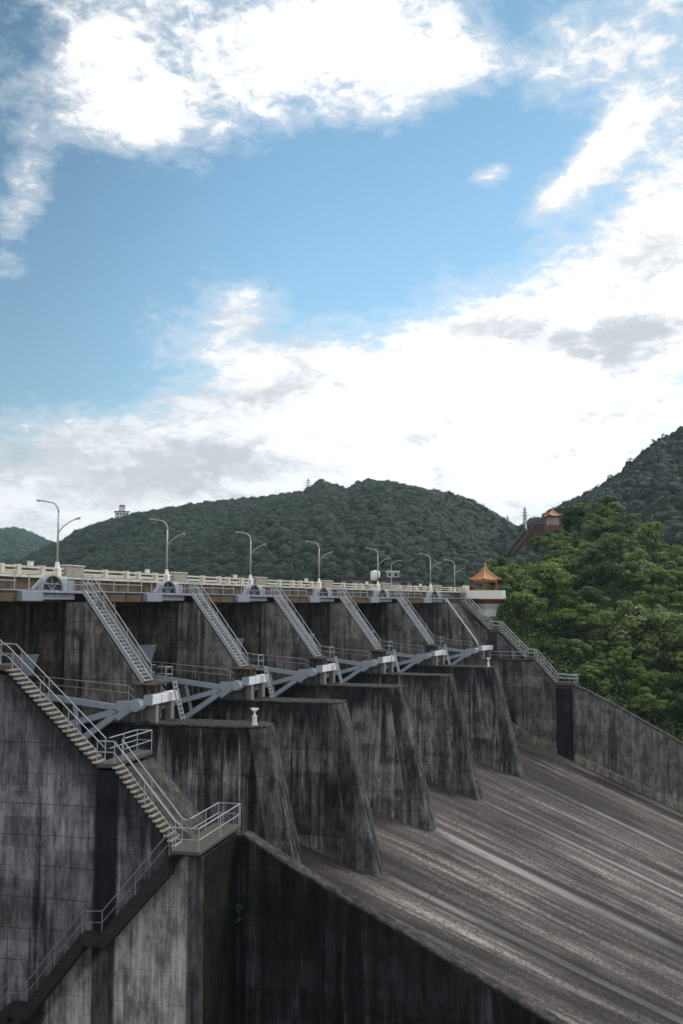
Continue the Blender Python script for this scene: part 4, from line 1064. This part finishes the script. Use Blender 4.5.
# scraggly trees standing out on the right skyline
AIRY = [crown_mesh('crown', 900 + i, 5.0, 7.0, 11, 75, .30, TONES['dark green']) for i in range(3)]
for j, (px, sz) in enumerate(((600, 2.6), (612, 3.0), (634, 3.0), (646, 2.4), (657, 2.8), (667, 3.0))):
    x, z, h = HILL_R(px, .985)
    tm = tree_proto('dark green', 2)[1]; o = bpy.data.objects.new('broadleaf_tree', None); COL.objects.link(o)
    o.location = (x, z, h - .8); sc = sz / 5; o.scale = (sc, sc, sc * 1.1); o.rotation_euler = (0, 0, j * 1.3)
    c = link('crown', AIRY[j % 3], o); c.location = (0, 0, 6.0); link('trunk', tm, o)
    tag(o, f"thin tree standing out on the far right skyline, {NTH[j] if j < 5 else 'rightmost'} of six", 'tree', 'thin trees on the far right skyline')

# small fern growing out of the black wall
t = thing('fern', 'small bright green fern growing from the black wall below the landing', 'plant', -1, (10.62, 2.4, -15.4))
q = leaf_quads((10.75, 2.35, -15.6), .30, 40, .10, np.random.default_rng(3)); q = np.concatenate([q, leaf_quads((10.72, 2.36, -16.2), .2, 24, .09, np.random.default_rng(4))])
q -= np.array([10.62, 2.4, -15.4]); fm = leafmat('leaf_fern', (.05, .11, .025), .2); link('frond', quad_mesh('frond', q[:40], fm), t); link('frond', quad_mesh('frond', q[40:], fm), t)
MB().tube([(10.62, 2.45, -15.7), (10.72, 2.38, -15.5)], .02, 5).build('stem', M['bark'], t)
# ------------------------------------------------------------------ sky, sun, air, camera
SUN_EL, SUN_AZ = 46.0, 55.0          # degrees; azimuth to the right of the view direction
world = bpy.data.worlds.new('World'); scene.world = world; world.use_nodes = True
nt = world.node_tree; N = NT(nt); bg = nt.nodes['Background']
STR = .15
sky = N.n('ShaderNodeTexSky', sky_type='NISHITA'); sky.sun_disc = False
sky.sun_elevation = R(SUN_EL); sky.sun_rotation = R(SUN_AZ); sky.air_density = 1.0; sky.dust_density = .6; sky.ozone_density = 2.5
d = N.n('ShaderNodeTexCoord').outputs['Generated']; dx, dy, dz = N.xyz(d)
az = N.m('ARCTAN2', dx, dy); el = N.m('ARCSINE', N.m('MINIMUM', N.m('MAXIMUM', dz, -.999), .999))
# clouds drift on a flat layer seen in perspective, with softer folds close to the horizon
den = N.m('ADD', N.m('MAXIMUM', dz, 0.0), .16)
pl = N.comb(N.m('DIVIDE', dx, den), N.m('DIVIDE', dy, den), 0.0)
ang = N.comb(N.m('MULTIPLY', az, 1.0), N.m('MULTIPLY', el, 1.5), 0.0)
def blob(px, py, rx, ry, rot=0.0):
    """a cloud mass centred on one bearing and height above the horizon"""
    a0 = math.atan((px - 341.5) / 1000); e0 = math.atan((HOR - py) / 1000 * math.cos(a0))
    u = N.m('SUBTRACT', az, a0); v = N.m('SUBTRACT', el, e0); c, s = math.cos(R(rot)), math.sin(R(rot))
    p = N.m('MULTIPLY', N.m('ADD', N.m('MULTIPLY', u, c), N.m('MULTIPLY', v, s)), 1000 / rx)
    q = N.m('MULTIPLY', N.m('SUBTRACT', N.m('MULTIPLY', v, c), N.m('MULTIPLY', u, s)), 1000 / ry)
    r2 = N.m('ADD', N.m('MULTIPLY', p, p), N.m('MULTIPLY', q, q))
    return N.m('EXPONENT', N.m('MULTIPLY', r2, -1.0))
def total(lst):
    acc = None
    for w, *b in lst:
        t_ = N.m('MULTIPLY', blob(*b), w); acc = t_ if acc is None else N.m('ADD', acc, t_)
    return acc
masses = total([(1.15, 235, 25, 190, 75, 6), (.75, 420, 15, 95, 60, 0), (.55, 135, 105, 70, 38, 20), (.45, 400, 95, 60, 26, -5), (.5, 455, 45, 35, 22, 10), (.45, 75, 35, 50, 50),
                (.75, 640, 30, 110, 65, 10), (.5, 670, 140, 45, 50, 30), (.8, 595, 150, 60, 18, 40), (1.5, 492, 161, 30, 14, 12), (.8, 560, 185, 28, 12, 20), (.7, 625, 125, 45, 22, 35), (.4, 545, 50, 60, 40, 0),
                (1.1, 615, 325, 190, 95, 22), (.7, 690, 230, 95, 75, 25), (1.0, 430, 385, 190, 85, 8), (.85, 225, 290, 70, 32, 10), (.75, 250, 350, 100, 40, 0), (1.0, 470, 460, 330, 60, 0), (.75, 170, 455, 190, 40, 4), (.6, 60, 490, 150, 40), (.55, 120, 410, 150, 22, 10),
                (1.0, 14, 185, 26, 66, -12), (.7, 5, 262, 30, 14),
                (-.8, 330, 195, 260, 70, 8), (-.6, 70, 330, 110, 75), (-.25, 25, 70, 30, 60), (-.45, 450, 130, 50, 36)])
away = N.m('MULTIPLY', N.ss(N.m('ABSOLUTE', az), .42, .75), 1.05)                       # broken cloud over the unseen sky, thickened to brighten the camera-facing walls
high = N.m('MULTIPLY', N.ss(el, .62, .85), .5)
n1 = N.noise(pl, 2.6, 9, .60, .35); n2 = N.noise(ang, 9.0, 9, .62, .5); n3 = N.noise(N.comb(az, N.m('MULTIPLY', el, 1.9), 0.0), 42.0, 7, .66, .6)
n4 = N.noise(pl, 22.0, 5, .6, .4)
nn = N.m('ADD', N.m('ADD', N.m('MULTIPLY', n1, .34), N.m('MULTIPLY', n2, .36)), N.m('ADD', N.m('MULTIPLY', n3, .24), N.m('MULTIPLY', n4, .16)))
low = N.m('MULTIPLY', N.ss(el, .02, .16, 1, 0), 1.3)
fieldv = N.m('ADD', N.m('ADD', N.m('ADD', N.m('ADD', masses, low), away), high), N.m('MULTIPLY', N.m('SUBTRACT', nn, .55), 5.2))
veil = N.m('MULTIPLY', N.ss(fieldv, .0, .9), .5)
core = N.ss(fieldv, .30, 1.12)
dens = N.m('MAXIMUM', veil, core)
thick = N.ss(fieldv, .45, 1.5)
grey = total([(.75, 640, 335, 75, 30, 8), (.55, 490, 325, 45, 18, 0), (.35, 560, 330, 60, 20, 0), (.55, 660, 255, 50, 30, 20), (.5, 430, 433, 40, 12, 0), (.75, 110, 470, 210, 34, 0), (.45, 230, 400, 110, 50, 10), (.45, 600, 415, 70, 14, 4), (.4, 660, 420, 60, 25),
              (.35, 250, 300, 80, 40, 0), (.3, 500, 505, 120, 12, 0), (.2, 380, 110, 60, 20)])
n5 = N.noise(N.comb(az, N.m('MULTIPLY', el, 2.4), 3.0), 13.0, 8, .62, .4)
gm = N.ss(N.m('ADD', grey, N.m('MULTIPLY', N.m('SUBTRACT', N.m('ADD', N.m('MULTIPLY', n5, .65), N.m('MULTIPLY', n3, .35)), .5), 3.4)), .10, .85)
lum = N.m('ADD', N.ss(thick, 0, 1, .74, .96), N.m('MULTIPLY', N.m('ADD', blob(520, 410, 260, 130), N.m('MULTIPLY', blob(250, 30, 300, 110), .5)), .24))
lum = N.m('MULTIPLY', lum, N.ss(N.m('ABSOLUTE', az), .5, 1.8, 1.0, .95))
cw = N.mix(1.0, (.985, .99, 1.0), N.comb(lum, lum, lum), 'MULTIPLY')
cg = N.mix(N.ss(n2, .35, .7), (.42, .435, .46), (.60, .61, .625))
cl_ = N.mix(N.m('MULTIPLY', gm, .8), cw, cg)
cl_ = N.mix(N.m('MULTIPLY', N.ss(core, 0, .8, 1, 0), .75), cl_, (.80, .83, .87))
cl10 = N.mix(1.0, cl_, (1 / STR, 1 / STR, 1 / STR), 'MULTIPLY')
SKY_GAIN = (.86, 1.0, .90)
skyc = N.mix(1.0, sky.outputs[0], SKY_GAIN, 'MULTIPLY')
rise = N.m('MULTIPLY', N.ss(el, .22, .62, 1.0, .80), N.ss(az, -.38, -.02, .70, 1.02)); skyc = N.mix(1.0, skyc, N.comb(N.m('MULTIPLY', rise, N.ss(el, .2, .6, 1, .88)), rise, rise), 'MULTIPLY')
cm_ = N.n('ShaderNodeMix', data_type='RGBA'); N.set(cm_.inputs[0], N.m('MULTIPLY', dens, .97)); N.set(cm_.inputs[6], skyc); N.set(cm_.inputs[7], cl10)
N.set(bg.inputs['Color'], cm_.outputs[2]); bg.inputs['Strength'].default_value = STR

sl = bpy.data.lights.new('Sun', 'SUN'); sl.energy = 1.5; sl.angle = R(14); sl.color = (1.0, .955, .90)
so = bpy.data.objects.new('Sun', sl); COL.objects.link(so)
sd = Vector((math.sin(R(SUN_AZ)) * math.cos(R(SUN_EL)), math.cos(R(SUN_AZ)) * math.cos(R(SUN_EL)), math.sin(R(SUN_EL))))
so.rotation_euler = sd.to_track_quat('Z', 'Y').to_euler(); so.location = sd * 300

HAZE = 0.00010
if HAZE:
    hm = bpy.data.materials.new('haze'); hm.use_nodes = True; hn = hm.node_tree
    for n_ in list(hn.nodes):
        if n_.type != 'OUTPUT_MATERIAL': hn.nodes.remove(n_)
    pv_ = hn.nodes.new('ShaderNodeVolumePrincipled'); pv_.inputs['Color'].default_value = (.60, .80, 1.0, 1); pv_.inputs['Density'].default_value = HAZE; pv_.inputs['Anisotropy'].default_value = .2
    hn.links.new(pv_.outputs[0], hn.nodes['Material Output'].inputs['Volume'])
    hz = MB().box(-2600, 2600, -2600, 3400, -64, 420).build('haze', hm); hz['kind'] = 'stuff'

cam = bpy.data.cameras.new('Camera'); co = bpy.data.objects.new('Camera', cam); COL.objects.link(co)
cam.sensor_fit = 'VERTICAL'; cam.sensor_height = 36.0; cam.sensor_width = 24.0; cam.lens = 36.0 * F_PX / 1024.0
co.location = (0, 0, 0); co.rotation_euler = (R(90) + PITCH, 0, 0)
cam.clip_start = .1; cam.clip_end = 20000
scene.camera = co
scene.view_settings.view_transform = 'Standard'; scene.view_settings.look = 'None'; scene.view_settings.exposure = .28; scene.view_settings.gamma = 1; scene.view_settings.use_curve_mapping = False
scene.cycles.max_bounces = 6; scene.cycles.diffuse_bounces = 3; scene.cycles.transparent_max_bounces = 8; scene.cycles.volume_bounces = 0
scene.cycles.use_denoising = True
